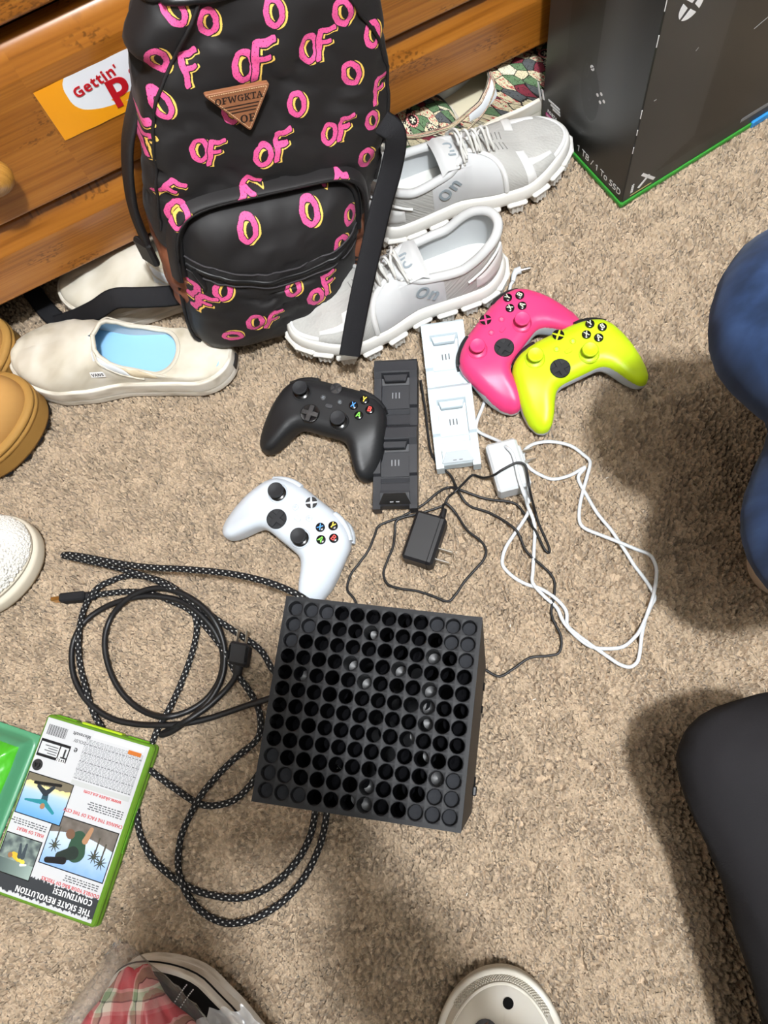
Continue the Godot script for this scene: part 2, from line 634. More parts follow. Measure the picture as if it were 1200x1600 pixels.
# ---------------------------------------------------------------- the dresser
func dresser():
	var zf := -0.741
	var d := thing("dresser", "honey pine dresser with wide drawers standing on the carpet behind the backpack", "dresser", at(Vector3(0.1, 0, zf - 0.22)))
	var x0 := -0.95
	var x1 := 0.64
	var body := MB.new()
	body.box(at(Vector3((x0 + x1) / 2 - 0.1, 0.46, -0.01)), Vector3(x1 - x0, 0.72, 0.38), 0.003)
	obj("body", body, M.wood_dark, d)
	obj("top", MB.new().box(at(Vector3((x0 + x1) / 2 - 0.1, 0.835, 0.01)), Vector3(x1 - x0 + 0.03, 0.03, 0.47), 0.006), M.wood, d)
	for s in [x0 + 0.012, x1 - 0.012]:
		obj("side_panel", MB.new().box(at(Vector3(s - 0.1, 0.41, 0.0)), Vector3(0.024, 0.82, 0.42), 0.003), M.wood, d)
	var rows := [[0.09, 0.187], [0.198, 0.373], [0.394, 0.57], [0.588, 0.79]]
	for r in rows:
		var y0: float = r[0]
		var y1: float = r[1]
		var w := x1 - x0 - 0.06
		var xc := (x0 + x1) / 2 - 0.1
		var f := MB.new()
		var prof := [Vector2(-0.02, y0), Vector2(-0.0025, y0), Vector2(0.0, y0 + 0.0025), Vector2(0.0, y0 + 0.005), Vector2(0.0, y1 - 0.03), Vector2(-0.0005, y1 - 0.0285), Vector2(-0.0045, y1 - 0.0185), Vector2(-0.007, y1 - 0.0115), Vector2(-0.0105, y1 - 0.0055), Vector2(-0.0145, y1 - 0.0015), Vector2(-0.019, y1), Vector2(-0.03, y1)]
		f.grid(1, prof.size() - 1, func(u, t):
			var p: Vector2 = prof[int(round(t * (prof.size() - 1)))]
			return Vector3(xc + (u - 0.5) * w, p.y, 0.22 + p.x), false, false, Vector2.ONE, func(p): return Vector2(p.x + y0 * 7.0, p.y + p.z))
		for s in [-0.5, 0.5]:
			f.face([Vector3(xc + s * w, y0, 0.2), Vector3(xc + s * w, y0, 0.219), Vector3(xc + s * w, y1 - 0.03, 0.22), Vector3(xc + s * w, y1, 0.2)], Vector3(xc, (y0 + y1) / 2, 0.2))
		var o := obj("drawer", f, M.wood, d)
		for kx in [-0.286, 0.08]:
			var ky := 0.0
			if y0 > 0.1:
				ky = 0.283 if y0 < 0.2 else (y0 + y1) / 2
			else:
				continue
			obj("knob", MB.new().lathe([Vector2(0.0, 0.0), Vector2(0.012, 0.0), Vector2(0.011, 0.010), Vector2(0.016, 0.016), Vector2(0.021, 0.024), Vector2(0.021, 0.031), Vector2(0.015, 0.038), Vector2(0.0, 0.041)], 24, Transform3D(Basis(Vector3.RIGHT, PI / 2), Vector3(kx, ky, 0.22))), M.wood_edge, o)
		if y0 > 0.19 and y0 < 0.2:
			sticker(o)

func sticker(parent: Node3D):
	# local to the dresser: x is 0.1 less than in the room
	var l := -0.207
	var bot := 0.263
	var hgt := 0.063
	var wd := 0.20
	var W := 512
	var H := 190
	var im := Image.create(W, H, false, Image.FORMAT_RGB8)
	im.fill(Color("e89a16"))
	for y in H:
		for x in W:
			var u := float(x) / W * 0.17
			var v2 := (1.0 - float(y) / H) * hgt
			var inb := pow(absf((u - 0.10) / 0.078), 3.0) + pow(absf((v2 - 0.044) / 0.033), 3.0) < 1.0 or (u > 0.03 and v2 > 0.05) or (u > 0.06 and v2 > 0.014 + 0.003 * sin(u * 160.0))
			if v2 < 0.020 and Vector2(u, v2).distance_to(Vector2(0.064, 0.024)) < 0.012 and u < 0.071:
				inb = false
			if inb:
				im.set_pixel(x, y, Color("e4e8ee"))
	var m := mat("ffffff", 0.4, 0.5)
	m.albedo_texture = ImageTexture.create_from_image(im)
	var q := MB.new()
	q.grid(24, 8, func(u, t): return Vector3(l + u * wd, bot + (1.0 - t) * hgt, 0.2206 + 0.0004 * (1.0 + sin(u * 31.0 + t * 5.0) * sin(t * 9.0 + u * 12.0))))
	var s := obj("sticker", q, m, parent, Transform3D(), "yellow and white rectangular sticker with red lettering")
	var red := mat("b3121f", 0.45)
	obj("lettering", text_mesh("Gettin'", 0.0110, 0.0004), red, parent, Transform3D(Basis(Vector3.BACK, 0.12), Vector3(-0.149, 0.309, 0.2216)))
	obj("lettering", text_mesh("Piggy", 0.032, 0.0004), red, parent, Transform3D(Basis(Vector3.BACK, 0.0), Vector3(-0.090, 0.287, 0.2216)))

# ---------------------------------------------------------------- the console
func console():
	var c := thing("game_console", "matte black tower game console whose square top is a grid of round holes", "game console", at(Vector3(-0.060, 0.0, -0.079), -0.577))
	var H := 0.301
	var h := 0.0755
	var shell := mat("141518", 0.55, 0.35)
	bump(shell, noise_tex(noise(FastNoiseLite.TYPE_SIMPLEX, 0.2, 4, 2), 128, 128), 0.004)
	tri_map(shell, 12.0)
	var b := MB.new()
	# four walls with rounded vertical edges
	for k in 4:
		var bs := Basis(Vector3.UP, PI / 2 * k)
		b.box(Transform3D(bs, bs * Vector3(0, H / 2 + 0.0035, h - 0.002)), Vector3(2 * h, H - 0.010, 0.004), 0.0008)
	b.box(at(Vector3(0, 0.012, 0)), Vector3(2 * h - 0.004, 0.01, 2 * h - 0.004), 0.001)
	obj("body", b, shell, c)
	obj("stand", MB.new().lathe([Vector2(0.0, 0.0), Vector2(0.06, 0.0), Vector2(0.064, 0.003), Vector2(0.064, 0.008), Vector2(0.0, 0.008)], 40), M.black, c)
	# top plate: one tile of plate round each of the 12 by 12 holes, and a cup under each
	var n := 12
	var rim := 0.0028
	var pitch := (2.0 * h - 2.0 * rim) / n
	var r := 0.00535
	var seg := 16
	var plate := MB.new()
	for a in n:
		for e in n:
			var cx := -h + rim + (a + 0.5) * pitch
			var cz := -h + rim + (e + 0.5) * pitch
			plate.grid(seg, 2, func(u, t):
				var an: float = u * TAU + PI / 4
				var d := Vector2(cos(an), sin(an))
				if t < 0.25:
					var k := pitch / 2.0 / maxf(absf(d.x), absf(d.y))
					return Vector3(cx + d.x * k, H, cz + d.y * k)
				var rr := r + (0.0004 if t < 0.75 else 0.0)
				return Vector3(cx + d.x * rr, H - (0.0 if t < 0.75 else 0.0006), cz + d.y * rr), true)
	for k in 4:
		var bs := Basis(Vector3.UP, PI / 2 * k)
		plate.face([bs * Vector3(-h, H, h), bs * Vector3(h, H, h), bs * Vector3(h - rim, H, h - rim), bs * Vector3(-h + rim, H, h - rim)], Vector3(0, 0, 0))
	obj("top_plate", plate, shell, c)
	var cup_dark := mat("08080a", 0.8, 0.12)
	var cup_gloss := mat("0d0e10", 0.4, 0.4)
	var cup_grey := mat("28292c", 0.75, 0.2)
	var shapes := {}
	var rng := RandomNumberGenerator.new()
	rng.seed = 77
	for a in n:
		for e in n:
			var dc := Vector2(a - 5.5, e - 5.5).length() / 7.8
			var depth: float = 0.0075 if dc > 0.78 else 0.013 + 0.012 * (1.0 - dc * dc)
			depth = snappedf(depth, 0.0015)
			var corner := dc > 0.78
			# the closed cups at the corners and the finned ones over the fan
			var lean: int = [0, 0, 0, 0, 1, 2, 3][rng.randi_range(0, 6)]
			var key := [depth, corner, lean]
			if not shapes.has(key):
				var m := MB.new()
				m.grid(seg, 1, func(u, t): return Vector3(cos(u * TAU) * r * (1.0 - 0.06 * t), -0.0006 - t * depth, sin(u * TAU) * r * (1.0 - 0.06 * t)), true)
				var q := r * 0.94
				m.lathe([Vector2(0.0, -depth - 0.001), Vector2(q * 0.6, -depth - 0.0006), Vector2(q, -depth)], seg, Transform3D(Basis(Vector3(1, 0, lean * 0.7).normalized(), 0.0 if corner else 0.12 * lean), Vector3.ZERO))
				shapes[key] = m.mesh()
			obj("vent_cup", shapes[key], cup_grey if corner else (cup_gloss if rng.randi_range(0, 5) == 0 else cup_dark), c, at(Vector3(-h + rim + (a + 0.5) * pitch, H, -h + rim + (e + 0.5) * pitch)))
	# ports and buttons on the side that faces right
	for p in [[0.045, 0.035, 0.012, 0.006], [-0.028, 0.03, 0.007, 0.012], [-0.05, 0.045, 0.008, 0.008]]:
		obj("port", MB.new().box(at(Vector3(h + 0.0006, p[1], p[0])), Vector3(0.002, p[3], p[2]), 0.0005), M.dark, c)
	obj("foot", MB.new().box(at(Vector3(h + 0.002, 0.06, 0.052)), Vector3(0.004, 0.012, 0.009), 0.001), M.black, c)

# ---------------------------------------------------------------- the console's carton
func console_box():
	var W := 0.44
	var D := 0.172
	var H := 0.46
	var c := thing("console_carton", "tall glossy black game console carton with a green bottom edge", "box", at(Vector3(0.464, 0, -0.54), 0.1137))
	# its near lower corner is the origin; x runs along the wide side, -z along the narrow one
	var wide := mat("ffffff", 0.35, 0.5)
	wide.albedo_texture = carton_print(false)
	var narrow := mat("ffffff", 0.35, 0.5)
	narrow.albedo_texture = carton_print(true)
	var skin := mat("222426", 0.4, 0.5)
	var b := MB.new()
	b.box(at(Vector3(W / 2, H / 2 + 0.004, -D / 2)), Vector3(W, H - 0.008, D), 0.0015)
	obj("body", b, skin, c)
	var p1 := MB.new()
	p1.grid(1, 1, func(u, t): return Vector3(0.001 + u * (W - 0.002), H - 0.002 - t * (H - 0.010), 0.0003))
	obj("printed_side", p1, wide, c)
	var p2 := MB.new()
	p2.grid(1, 1, func(u, t): return Vector3(-0.0003, H - 0.002 - t * (H - 0.010), -D + 0.001 + u * (D - 0.002)))
	obj("printed_side", p2, narrow, c)
	var green := mat("2f8a2c", 0.5)
	obj("bottom_edge", MB.new().box(at(Vector3(W / 2, 0.004, -D / 2)), Vector3(W + 0.004, 0.007, D + 0.004), 0.001), green, c, Transform3D(), "green bottom edge")
	obj("bottom_edge", MB.new().box(at(Vector3(0.32, 0.0045, -0.05)), Vector3(0.24, 0.010, 0.107), 0.001), mat("2a86c8", 0.5), c, Transform3D(), "blue stretch of the bottom edge")
	# white print
	var pw: Material = M.print_white
	var face_w := Transform3D(Basis.IDENTITY, Vector3(0, 0, 0.0006))
	var face_n := Transform3D(Basis(Vector3.UP, -PI / 2), Vector3(-0.0006, 0, 0))
	obj("lettering", text_mesh("1 TB / 1 To SSD", 0.0098, 0.0002, false), pw, c, face_n * at(Vector3(-0.050, 0.0215, 0)))
	obj("lettering", text_mesh("XBOX", 0.017, 0.0002, false), pw, c, face_w * at(Vector3(0.087, 0.273, 0)))
	# round emblem: a disc cut by a bent cross
	obj("emblem", emblem(0.0145), pw, c, face_w * Transform3D(Basis(Vector3.RIGHT, PI / 2), Vector3(0.034, 0.271, 0)))
	obj("emblem", emblem(0.0034), pw, c, face_n * Transform3D(Basis(Vector3.RIGHT, PI / 2), Vector3(-0.087, 0.152, 0)))
	for k in 4:
		var o := Vector2([0.0, 0.006, 0.0, -0.006][k], [0.006, 0.0, -0.006, 0.0][k])
		obj("button_print", MB.new().prism(circle(0.0022, 12), 0.0, 0.0002), pw, c, face_n * Transform3D(Basis(Vector3.RIGHT, PI / 2), Vector3(-0.066 + o.x, 0.125 + o.y, 0)))
	# game badge on the narrow side
	for k in 3:
		obj("badge_bar", MB.new().box(face_n * at(Vector3(-0.148 + 0.003 * k, 0.0475 - 0.004 * k, 0), 0.0, Vector3(0, 0, 0.12)), Vector3(0.024 - 0.004 * k, 0.0028, 0.0003), 0.0), pw, c)
	obj("lettering", text_mesh("FORZA", 0.0048, 0.0002), pw, c, face_n * at(Vector3(-0.150, 0.028, 0)))
	obj("badge_panel", MB.new().box(face_n * at(Vector3(-0.150, 0.020, 0)), Vector3(0.026, 0.006, 0.0003), 0.0), mat("c83f8e", 0.5), c)
	obj("lettering", text_mesh("HORIZON", 0.0034, 0.0002), pw, c, face_n * at(Vector3(-0.150, 0.020, 0.0003)))
	for k in 2:
		obj("badge_bar", MB.new().box(face_n * at(Vector3(-0.180 + 0.008 * k, 0.045, 0), 0.0, Vector3(0, 0, 0.35)), Vector3(0.004, 0.024 - 0.01 * k, 0.0003), 0.0), pw, c)
	# slanted mark beside the near edge of the wide side
	for k in 2:
		obj("badge_bar", MB.new().box(face_w * at(Vector3(0.030 + 0.006 * k, 0.026 + 0.004 * k, 0), 0.0, Vector3(0, 0, -0.75 + 1.5 * k)), Vector3(0.004, 0.020 + 0.014 * k, 0.0003), 0.0), pw, c)
	obj("badge_bar", MB.new().box(face_w * at(Vector3(0.028, 0.0125, 0)), Vector3(0.032, 0.0012, 0.0003), 0.0), mat("b8b06a", 0.5), c)
	obj("lettering", text_mesh("SERIES", 0.0036, 0.0002), pw, c, face_w * at(Vector3(0.013, 0.025, 0), 0.0, Vector3(0, 0, PI / 2)))
	obj("badge_bar", MB.new().box(face_w * at(Vector3(0.215, 0.026, 0)), Vector3(0.075, 0.006, 0.0003), 0.0), mat("77797b", 0.6), c)
	obj("lettering", text_mesh("4K 120", 0.007, 0.0002), pw, c, face_w * at(Vector3(0.285, 0.027, 0)))
	# scuffs where the black skin is worn through to white card
	for s in [[0.296, 0.012], [0.287, 0.006], [0.25, 0.014], [0.155, 0.012], [0.128, 0.008], [0.1, 0.01]]:
		obj("scuff", MB.new().box(at(Vector3(0.0, s[0], 0.0), 0.75), Vector3(0.0014, s[1], 0.0010), 0.0003), pw, c)
	for s in [[0.155, 0.187, 0.03, 0.3], [0.06, 0.205, 0.004, 0.8], [0.016, 0.165, 0.003, 0.2], [0.19, 0.235, 0.005, 0.1]]:
		obj("scuff", MB.new().box(at(Vector3(s[0], s[1], 0.0004), 0.0, Vector3(0, 0, s[3])), Vector3(s[2], 0.0006, 0.0004), 0.0), mat("9a9a98", 0.6), c)

func emblem(r: float) -> MB:
	var b := MB.new()
	# four lobes left between the arms of the cross
	for k in 4:
		var p := PackedVector2Array()
		var a0 := PI / 4 + PI / 2 * k
		var gap := 0.16
		for j in 9:
			var a := a0 + gap * 0.8 + (PI / 2 - gap * 1.6) * j / 8.0
			p.append(Vector2(cos(a), sin(a)) * r)
		var mid := a0 + PI / 4
		p.append(Vector2(cos(mid), sin(mid)) * r * (0.22 if k % 2 == 0 else 0.3))
		b.prism(p, 0.0, 0.0002)
	return b

func carton_print(narrow: bool) -> ImageTexture:   # the printed picture of a black tower in grey haze
	var W := 256
	var H := 256
	var im := Image.create(W, H, false, Image.FORMAT_RGB8)
	for y in H:
		for x in W:
			var u := float(x) / W
			var t := 1.0 - float(y) / H
			var g: float
			if narrow:
				g = 0.10 + 0.16 * exp(-pow((u - 0.66) / 0.2, 2.0)) * smoothstep(0.05, 0.3, t) + 0.05 * exp(-pow((u - 0.1) / 0.2, 2.0))
				if u > 0.22 and u < 0.53 and t > 0.26 - 0.0 * u:
					g = 0.085 + 0.03 * (u - 0.2)
				var pd := Vector2((u - 0.50) / 0.11, (t - 0.25 - (0.50 - u) * 0.25) / 0.09).length()
				if pd < 1.0:
					g = 0.055 if pd < 0.94 or u < 0.5 else 0.20
				var st := minf(Vector2(u - 0.44, t - 0.30).length(), Vector2(u - 0.50, t - 0.24).length())
				if st < 0.022:
					g = 0.13 if st > 0.017 else 0.075
			else:
				g = 0.16 - 0.05 * u + 0.03 * exp(-pow((u - 0.12) / 0.15, 2.0))
				if u > 0.22 and t > 0.105 + 0.0 * u:
					g = 0.10 + 0.015 * sin(u * 14.0)
				elif t > 0.05 and u > 0.10 and t < 0.05 + (u - 0.10) * 0.5:
					g = 0.10
			im.set_pixel(x, y, Color(g * 0.97, g, g * 1.03))
	return ImageTexture.create_from_image(im)

# ---------------------------------------------------------------- the backpack
const BW := 1024
const BH := 1344
const BX := 0.38
const BY := 0.50

func stamp(im: Image, c: Vector2, size: float, letter: String, rot := 0.0):   # an iced ring or an F in pink and yellow, c and size in metres on the cloth
	var pink := Color("dc5590")
	var yel := Color("eec35c")
	var ink := Color("0d0a0c")
	var px := float(BW) / BX
	var cx := (c.x + BX / 2.0) * px
	var cy := (BY - 0.03 - c.y) * px
	var hr := int(size * px * 0.75)
	var half := size * 0.5
	for y in range(maxi(int(cy) - hr, 0), mini(int(cy) + hr, BH)):
		for x in range(maxi(int(cx) - hr, 0), mini(int(cx) + hr, BW)):
			var p := Vector2(x - cx, cy - y) / px / half
			p = p.rotated(-rot)
			p.x -= p.y * 0.10
			var d := 9.0     # icing, below zero inside
			var e := 9.0     # dough under it
			var wob := 0.018 * sin(p.angle() * 7.0 + 1.0)
			if letter == "O":
				d = maxf(Vector2(p.x / 0.78, p.y).length() - 0.95 - wob, 0.0 - (Vector2(p.x / 0.60, p.y).length() - 0.52 - wob))
				var p2 := p + Vector2(-0.16, 0.12)
				e = maxf(Vector2(p2.x / 0.80, p2.y).length() - 0.96, 0.0 - (Vector2(p2.x / 0.60, p2.y).length() - 0.46))
			else:
				var q := p + Vector2(0.04 * sin(p.y * 6.0), 0.04 * sin(p.x * 7.0))
				d = bar(q, Vector2(-0.30, 0.72), Vector2(-0.38, -0.80), 0.22)
				d = minf(d, bar(q, Vector2(-0.22, 0.74), Vector2(0.55, 0.82), 0.20))
				d = minf(d, bar(q, Vector2(-0.25, 0.02), Vector2(0.34, 0.12), 0.17))
				var q2 := q + Vector2(-0.18, 0.12)
				e = bar(q2, Vector2(-0.30, 0.72), Vector2(-0.38, -0.80), 0.22)
				e = minf(e, bar(q2, Vector2(-0.22, 0.74), Vector2(0.52, 0.80), 0.18))
				e = minf(e, bar(q2, Vector2(-0.25, 0.02), Vector2(0.32, 0.10), 0.17))
			var lw := 0.055
			if d < 0.0:
				var g := Vector2(fposmod(p.x * 4.2 + floorf(p.y * 5.5) * 0.5, 1.0) - 0.5, fposmod(p.y * 5.5, 1.0) - 0.5)
				im.set_pixel(x, y, ink if d > -lw * 0.6 else (Color("6e1d45") if g.length() < 0.10 else pink))
			elif e < 0.0:
				im.set_pixel(x, y, ink if (e > -lw * 0.6 or d < lw * 0.7) else yel)
			elif d < lw * 0.4:
				im.set_pixel(x, y, ink)

func bar(p: Vector2, a: Vector2, b: Vector2, r: float) -> float:
	var u := clampf((p - a).dot(b - a) / (b - a).length_squared(), 0.0, 1.0)
	var q := p - a.lerp(b, u)
	return maxf(absf(q.x), absf(q.y)) * 0.6 + q.length() * 0.4 - r

func backpack():
	var bs := Basis(Vector3.RIGHT, -atan(0.16)) * Basis(Vector3.BACK, deg_to_rad(-15.0))
	var xf := Transform3D(bs, Vector3(0, 0, -0.585))
	var inv := xf.affine_inverse()
	var c := thing("backpack", "black backpack printed with pink iced ring letters, leaning on the dresser", "backpack", xf)
	var im := Image.create(BW, BH, false, Image.FORMAT_RGB8)
	im.fill(Color("171516"))
	var marks := [
		["O", Vector2(0.0223, 0.3939), 0.034, 0.1], ["O", Vector2(-0.0368, 0.3938), 0.034, 0.1], ["O", Vector2(0.1192, 0.3581), 0.034, 0.2], ["O", Vector2(0.0536, 0.3577), 0.036, 0.0], ["F", Vector2(0.0694, 0.3596), 0.036, -0.1],
		["O", Vector2(-0.0104, 0.3539), 0.040, -0.1], ["F", Vector2(0.0069, 0.3566), 0.046, -0.1], ["O", Vector2(0.0383, 0.3084), 0.034, 0.1], ["O", Vector2(0.0970, 0.3253), 0.036, 0.5], ["O", Vector2(-0.0892, 0.3269), 0.034, 0.4],
		["F", Vector2(-0.0588, 0.3570), 0.036, 0.1], ["O", Vector2(-0.0622, 0.2805), 0.034, 0.0], ["F", Vector2(-0.0481, 0.2758), 0.034, -0.2], ["O", Vector2(-0.0010, 0.2650), 0.034, -0.3], ["F", Vector2(0.0190, 0.2717), 0.038, -0.1],
		["O", Vector2(0.0720, 0.2699), 0.032, -0.1], ["F", Vector2(0.0888, 0.2733), 0.034, -0.1], ["F", Vector2(-0.1085, 0.2912), 0.042, 0.2], ["O", Vector2(-0.0270, 0.3127), 0.032, 0.2], ["O", Vector2(-0.0851, 0.3654), 0.036, 0.5], ["F", Vector2(-0.0217, 0.2315), 0.036, -0.7],
		["F", Vector2(-0.0984, 0.2428), 0.036, -0.8], ["O", Vector2(-0.0300, 0.1964), 0.036, -0.1], ["O", Vector2(0.0402, 0.1990), 0.036, 0.1], ["O", Vector2(-0.0962, 0.2200), 0.036, -0.5],
		["O", Vector2(0.0114, 0.1136), 0.032, 0.1], ["O", Vector2(0.0382, 0.0920), 0.034, 0.1], ["F", Vector2(0.0561, 0.1059), 0.034, 0.2], ["O", Vector2(-0.0673, 0.1289), 0.034, -0.2], ["O", Vector2(-0.1012, 0.1214), 0.036, -0.5],
		["F", Vector2(-0.0881, 0.1053), 0.034, -0.3], ["O", Vector2(-0.0365, 0.0751), 0.034, 0.0], ["F", Vector2(-0.0153, 0.0738), 0.032, -0.3], ["O", Vector2(-0.0636, 0.0556), 0.030, 1.4], ["O", Vector2(0.0751, 0.1488), 0.034, 0.3],
		["O", Vector2(-0.0644, 0.4072), 0.034, 0.5], ["O", Vector2(0.0871, 0.3847), 0.036, 0.4], ["O", Vector2(0.0901, 0.1761), 0.030, 0.3], ["F", Vector2(0.0738, 0.2217), 0.03, -0.7],
		["F", Vector2(0.1295, 0.3007), 0.034, 0.0], ["O", Vector2(0.1143, 0.2322), 0.036, 0.4], ["O", Vector2(0.1209, 0.2714), 0.03, 0.4]]
	for k in marks:
		stamp(im, k[1], k[2] * (0.82 if k[1].y > 0.2 else 0.9), k[0], k[3] + 0.15)
	var cloth := mat("ffffff", 0.62, 0.45)
	cloth.albedo_texture = ImageTexture.create_from_image(im)
	cloth.texture_repeat = false
	cloth.rim_enabled = true
	cloth.rim = 0.05
	var weave := noise_tex(noise(FastNoiseLite.TYPE_CELLULAR, 0.28, 3), 128, 128)
	var plain := mat("161415", 0.62, 0.45)
	bump(plain, weave, 0.01)
	plain.uv1_scale = Vector3(60, 60, 1)
	var brown := mat("7a4a34", 0.6, 0.4)
	var zip := mat("101012", 0.45, 0.5)
	var n1 := noise(FastNoiseLite.TYPE_SIMPLEX_SMOOTH, 9.0, 31, 2)
	var n2 := noise(FastNoiseLite.TYPE_SIMPLEX, 17.0, 32, 2)
	var uvf := func(p): return Vector2((p.x + BX / 2.0) / BX, (BY - 0.03 - p.y) / BY)
	var wt := [Vector2(0, 0.084), Vector2(0.03, 0.106), Vector2(0.10, 0.124), Vector2(0.2, 0.131), Vector2(0.3, 0.128), Vector2(0.36, 0.122), Vector2(0.42, 0.104), Vector2(0.46, 0.08)]
	var dt := [Vector2(0, 0.048), Vector2(0.1, 0.053), Vector2(0.25, 0.050), Vector2(0.38, 0.044), Vector2(0.46, 0.034)]
	var down := func(p: Vector3):   # cloth sags flat where it meets the carpet
		var w := xf * p
		if w.y < 0.003:
			w.y = 0.003
			p = inv * w
		return p
	var skin := func(u: float, v: float) -> Vector3:
		var y := lerpf(0.0, 0.46, v)
		var s := 1.0
		if v < 0.10:
			s = sqrt(maxf(0.0, 1.0 - pow(1.0 - v / 0.10, 2.0))) * 0.5 + 0.5 * (0.15 + 0.85 * v / 0.10) if v > 0.0 else 0.0
			y = 0.046 * (1.0 - sqrt(maxf(0.0, 1.0 - pow(v / 0.10, 2.0)))) + 0.0
			s = maxf(s, 0.0)
		elif v > 0.92:
			s = sqrt(maxf(0.0, 1.0 - pow((v - 0.92) / 0.08, 2.0)))
		var a := u * TAU
		var ca := cos(a)
		var sa := sin(a)
		var w := tab(wt, y) * s
		var d := tab(dt, y) * s
		var k := pow(pow(absf(ca), 4.0) + pow(absf(sa), 4.0), -0.25)
		var p := Vector3(0.006 + 0.014 * smoothstep(0.12, 0.32, y) + ca * k * w, y, -0.046 + sa * k * d)
		var fold := n1.get_noise_3d(p.x, p.y, p.z) * 0.006 - 0.006 * pow(1.0 - absf(n2.get_noise_3d(p.x * 0.6, p.y, p.z * 0.4)), 6.0)
		# a deep tuck that runs in from the left edge above the pocket
		var cr := (p.y - 0.335) + (p.x + 0.13) * -0.55
		if p.x < 0.0 and sa > 0.0:
			fold -= 0.011 * exp(-cr * cr / 0.00012) * smoothstep(0.0, -0.09, p.x)
			fold += 0.007 * exp(-pow(cr - 0.022, 2.0) / 0.0002) * smoothstep(0.0, -0.09, p.x)
		p += Vector3(ca, 0.0, sa) * fold * minf(s * 3.0, 1.0)
		return down.call(p)
	var body := MB.new()
	body.grid(96, 80, skin, true, false, Vector2.ONE, uvf)
	var is_brown := func(p: Vector3): return p.y < 0.19 - 1.5 * maxf(0.0, p.z + 0.03) and absf(p.x) > 0.07 and p.z < 0.0
	obj("body", body.split(func(p): return not is_brown.call(p)), cloth, c)
	obj("side_panel", body.split(is_brown), brown, c, Transform3D(), "brown leather-look lower side panels")
	# front pocket, a rounded cushion with its own print
	var pc := Vector2(0.002, 0.114)
	var pocket := func(x: float, y: float) -> float:   # height of the pocket over the bag's front plane
		var q := Vector2((x - pc.x) / 0.109, (y - pc.y) / 0.112)
		var r := pow(pow(absf(q.x), 5.5) + pow(absf(q.y), 5.5), 1.0 / 5.5)
		var z := -0.022 + 0.058 * pow(maxf(0.0, 1.0 - pow(minf(r, 1.0), 3.4)), 0.55)
		return z + n1.get_noise_2d(x * 1.4 + 3.0, y * 1.4) * 0.0045 * (1.0 - r) * 2.0 - 0.004 * pow(1.0 - absf(n2.get_noise_2d(x * 0.5 + 7.0, y * 1.3)), 7.0)
	var pk := MB.new()
	pk.grid(72, 22, func(u, v):
		var a: float = u * TAU
		var k := pow(pow(absf(cos(a)), 5.5) + pow(absf(sin(a)), 5.5), -1.0 / 5.5)
		var rr: float = 1.0 - pow(1.0 - v, 2.0)
		rr = 1.0 - rr
		var x: float = pc.x + 0.109 * cos(a) * k * rr
		var y: float = pc.y + 0.112 * sin(a) * k * rr
		return down.call(Vector3(x, y, pocket.call(x, y))), true, false, Vector2.ONE, uvf)
	var pkt := obj("front_pocket", pk, cloth, c)
	# the flap of cloth that hoods the pocket's top zip
	var rimpt := func(s: float, grow: float) -> Vector2:   # along the top of the pocket, left to right
		var a := lerpf(PI * 0.93, PI * 0.09, s)
		var k := pow(pow(absf(cos(a)), 5.5) + pow(absf(sin(a)), 5.5), -1.0 / 5.5)
		return pc + Vector2(0.109 * cos(a), 0.112 * sin(a)) * k * grow
	var hood := MB.new()
	hood.grid(48, 6, func(u, v):
		var lift: float = 0.012 * exp(-pow((u - 0.62) / 0.2, 2.0))
		var q: Vector2 = rimpt.call(u, lerpf(1.07, 0.995, v) + lift * 1.5 * v)
		return Vector3(q.x, q.y, lerpf(0.001, 0.012 + lift * 0.3, sin(v * PI / 2.0)) + 0.003 * sin(v * PI)), false, false, Vector2.ONE, uvf)
	obj("pocket_flap", hood, cloth, c)
	var hem := []
	var teeth := []
	for k in 41:
		var lift: float = 0.012 * exp(-pow((k / 40.0 - 0.62) / 0.2, 2.0))
		var q: Vector2 = rimpt.call(k / 40.0, 0.995 + lift * 1.5)
		hem.append(Vector3(q.x, q.y, 0.012 + lift * 0.3))
		q = rimpt.call(k / 40.0, 0.95)
		teeth.append(Vector3(q.x, q.y, pocket.call(q.x, q.y) + 0.004))
	obj("flap_hem", MB.new().tube(hem, 0.0016, 6), plain, c)
	obj("pocket_zip", MB.new().tube(teeth, 0.0042, 8, 0.6, Vector3.BACK), zip, c)
	# second zip across the pocket
	var band := MB.new()
	band.grid(40, 4, func(u, v):
		var x := lerpf(-0.098, 0.102, u)
		var y: float = lerpf(0.158, 0.146, u) - 0.020 * sin(u * PI) + (v - 0.5) * 0.019
		return Vector3(x, y, pocket.call(x, y) + 0.0012 + 0.0012 * sin(v * PI)))
	obj("zip_tape", band, plain, c)
	var zt := []
	for s in [-1.0, 1.0]:
		var seam := []
		for k in 41:
			var x := lerpf(-0.098, 0.102, k / 40.0)
			var y: float = lerpf(0.158, 0.146, k / 40.0) - 0.020 * sin(k / 40.0 * PI) + s * 0.0095
			seam.append(Vector3(x, y, pocket.call(x, y) + 0.0012))
		obj("zip_seam", MB.new().tube(seam, 0.0012, 6), mat("2f2c2f", 0.7), c)
	for k in 41:
		var x := lerpf(-0.098, 0.102, k / 40.0)
		var y: float = lerpf(0.158, 0.146, k / 40.0) - 0.020 * sin(k / 40.0 * PI)
		zt.append(Vector3(x, y, pocket.call(x, y) + 0.002))
	obj("zip_teeth", MB.new().tube(zt, 0.0030, 6, 0.7, Vector3.BACK), zip, c)
	var zp: Vector3 = zt[1] + Vector3(0.004, -0.010, 0.006)
	obj("zip_pull", MB.new().tube([zt[1] + Vector3(0, 0, 0.003), zp, zp + Vector3(0.006, -0.016, -0.001), zp + Vector3(0.004, -0.022, -0.002)], 0.0032, 8, 0.6, Vector3.BACK), zip, c)
